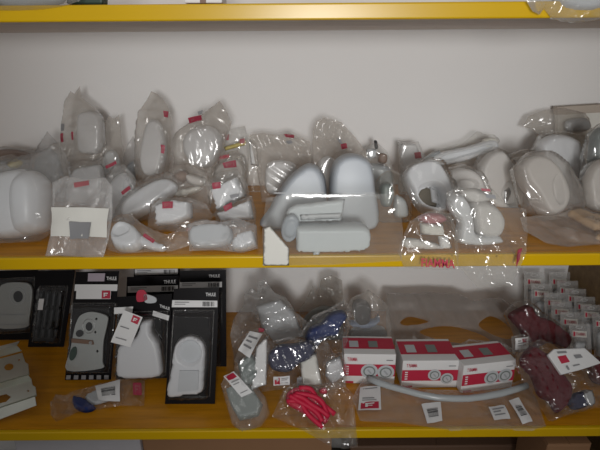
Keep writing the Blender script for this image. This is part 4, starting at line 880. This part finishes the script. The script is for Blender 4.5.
# ------------------------------------------------------------------ lower shelf: right end
GM = 'small hanging packs lined up at the right end of the lower shelf'
rowl = [('small clear pack at the back of the left file', 524, 272, .47), ('small clear pack second from the back of the left file', 531, 284, .43), ('small clear pack third from the back of the left file', 544, 293, .38),
        ('small clear pack third from the front of the left file', 551, 302, .34), ('small clear pack second from the front of the left file', 560, 312, .29), ('small clear pack at the very front of the left file', 569, 324, .24)]
rowr = [('small clear pack at the back of the right file near the brown panel', 549, 272, .48), ('small clear pack second from the back of the right file', 557, 281, .44), ('small clear pack third from the back of the right file', 565, 289, .40),
        ('small clear pack third from the front of the right file', 574, 297, .36), ('small clear pack with a folded shiny label, right file', 581, 305, .32), ('small clear pack at the front of the right file, cut by the photo edge', 592, 314, .28)]
first_pack = None
def mini_pack(label, x, y, Y):
    global first_pack
    w_, h_ = 21, 52
    pl = Plane((x + w_ / 2, y + h_), Y=Y, tilt=6, shelf=ZL)
    ztop = pl.pt(pl.uv((x, y)), np.array(0.0))[2]
    r = thing('small_hanging_pack', label, 'pack', (pl.o[0], pl.o[1], ZL), GM)
    bot = y + h_
    props(prism('backing_card', pl, [(x, y), (x + w_, y), (x + w_, bot), (x, bot)], -.0015, 0, MILKY, r), 'clear backing')
    ins = solid_form('insert', pl, [(x + 4, y + 17), (x + w_ - 4, y + 17), (x + w_ - 4, bot - 4), (x + 4, bot - 4)], LG_PLASTIC, r, T=.009, Tb=0, R=.004, round_=False, step=.01)
    solid_form('blister', pl, [(x + 2, y + 14), (x + w_ - 2, y + 14), (x + w_ - 2, bot - 2), (x + 2, bot - 2)], BLISTER, r, T=.014, Tb=-.001, R=.005, round_=False, step=.01, smooth=False)
    l = sheet('label', pl, [(x + 3, y + 6), (x + 17, y + 7), (x + 17, y + 13), (x + 3, y + 12)], CARDP, r, flat(.002)); props(l, 'white label with red printing')
    lettering('printed_lettering', 'FIAMMA', pl, [(x + 6.5, y + 7.5), (x + 16, y + 8), (x + 16, y + 11.5), (x + 6.5, y + 11)], PINK_RED, l, flat(.003), .001)
    sheet('emblem', pl, [(x + 3.6, y + 7), (x + 5.6, y + 7), (x + 5.6, y + 11.5), (x + 3.6, y + 11.5)], RED_INK, l, flat(.003), 1, 1, .001)
    tube('hang_hole', [pl.pt(pl.uv((x + 10 + 3.5 * math.cos(a), y + 3 + 1.2 * math.sin(a))), np.array(.001)) for a in np.linspace(0, 6.283, 13)[:-1]], .0006, WHITE_INK, r, 6, True)
    # stands on the shelf: the card foot runs down to the board
    foot = pl.pt(pl.uv((x, bot)), np.array(0.0))
    if foot[2] > ZL + .004:
        q = pl.uvs([(x, bot), (x + w_, bot)]); vlow = (ZL - pl.o[2]) / pl.v[2]
        V = np.vstack([pl.pt(np.array([q[0], q[1]]), np.zeros(2)), pl.pt(np.array([(q[1][0], vlow), (q[0][0], vlow)]), np.zeros(2))])
        o = mesh('card_foot', V, [(3, 2, 1, 0)], CLEAR, r); s_ = o.modifiers.new('thickness', 'SOLIDIFY'); s_.thickness = .0015
for a in rowr: mini_pack(*a)
for a in rowl: mini_pack(*a)
bagged('bagged_strap', 'dark red fabric bag slumped in front of the small hanging packs', 'bag', (540, 352), [(503, 312), (514, 302), (526, 300), (540, 312), (562, 326), (572, 344), (566, 353), (520, 352)],
       [dict(name='fabric', poly=[(508, 316), (518, 308), (528, 305), (535, 315), (549, 320), (568, 336), (562, 349), (548, 343), (527, 349), (520, 332)], T=.03, R=.02, rough=.012, m=MAROON)], Y=.24, tilt=30, film_m=CLEAN)
bagged('bagged_label', 'small clear bag with a printed slip left of the dark red bundle', 'bag', (524, 372), [(512, 337), (522, 334), (530, 336), (535, 352), (532, 371), (525, 373), (521, 358), (513, 354)],
       [dict(name='pin', poly=[(526, 352), (530, 351), (530, 368), (526.5, 369)], T=.006, R=.003, round=False, m=PAPER)], [('plain', [(514, 338), (527, 336), (528, 348), (515, 350)]), ('faded', [(520, 338), (526, 338), (526, 342), (521, 342)])], Y=.16, tilt=25, film_m=CLEAR)
_, pl, bb = bagged('bagged_strap', 'dark red bundle under a folded white leaflet at lower right front', 'bagged strap', (562, 417), [(514, 362), (522, 345), (538, 340), (562, 348), (586, 354), (600, 378), (612, 408), (596, 408), (588, 410), (560, 418), (548, 424), (536, 398), (522, 380)],
       [dict(name='fabric', poly=[(519, 361), (530, 346), (541, 353), (552, 357), (560, 374), (569, 388), (566, 404), (556, 413), (548, 402), (538, 396), (531, 378)], T=.03, R=.02, rough=.012, m=MAROON), dict(name='buckle', poly=[(566, 402), (572, 394), (584, 392), (590, 404), (574, 410)], T=.02, R=.008, m=NAVY, label='dark blue buckle'),
        dict(name='foil', poly=[(578, 394), (588, 390), (592, 404), (584, 408)], T=.024, R=.006, m=STEEL)], [], Y=.035, tilt=46, film_m=CRINKLE, smooth=False, amp=.007)
lf = props(prism('leaflet', pl, [(540, 358), (546, 352.5), (576, 351.5), (592, 366), (574, 372), (553, 377.5)], .034, .044, PAPER, _, .002), 'folded white leaflet with a red emblem')
sheet('emblem', pl, [(549, 360), (557, 358.5), (561, 365), (553, 367)], RED_INK, lf, flat(.044)); bars('printed_lines', pl, [(546, 354), (576, 353), (588, 366), (556, 375)], [(.05, .06, .35, .16), (.5, .3, .72, .5), (.1, .75, .16, .95), (.3, .8, .5, .86)], GREY_INK, lf, flat(.0445))
bagged('bagged_strap', 'small dark red bundle cut off by the right edge of the photo', 'bag', (602, 386), [(584, 360), (592, 354), (616, 352), (618, 387), (588, 386)],
       [dict(name='fabric', poly=[(588, 362), (600, 357), (614, 362), (614, 383), (592, 382)], T=.025, R=.02, rough=.012, m=MAROON)], z=ZL, tilt=30, film_m=CLEAN)

# ------------------------------------------------------------------ below the lower shelf
def floor_carton(name, label, x0, x1, ytop, Y, m, depth=.3):
    a = on_y(x0, ytop, Y); b = on_y(x1, ytop, Y)
    r = thing(name, label, 'box', ((a[0] + b[0]) / 2, Y + depth / 2, -1.05))
    zt = a[2]
    box('body', a[0], b[0], Y, Y + depth, -1.05, zt - .004, m, r, .004)
    box('flap', a[0] + .001, (a[0] + b[0]) / 2 - .0005, Y + .001, Y + depth - .001, zt - .0038, zt, m, r); box('flap', (a[0] + b[0]) / 2 + .0005, b[0] - .001, Y + .001, Y + depth - .001, zt - .0038, zt, m, r)
floor_carton('white_carton', 'white carton standing below the lower shelf at left', 12, 139, 436, .05, solid('pale_carton', (.50, .49, .52), .6))
floor_carton('brown_carton', 'wide brown carton standing below the lower shelf left of centre', 141, 332, 436, .06, BROWN_CARD)
floor_carton('brown_carton', 'brown carton corner below the lower shelf at right', 548, 592, 444, .03, BROWN_CARD, .14)
floor_carton('gap_filler_box', 'dark brown box added to fill the dark gap below the lower shelf, right of centre', 350, 525, 446, .2, BROWN, .25)  # added dark box standing in for the shaded gap between cartons
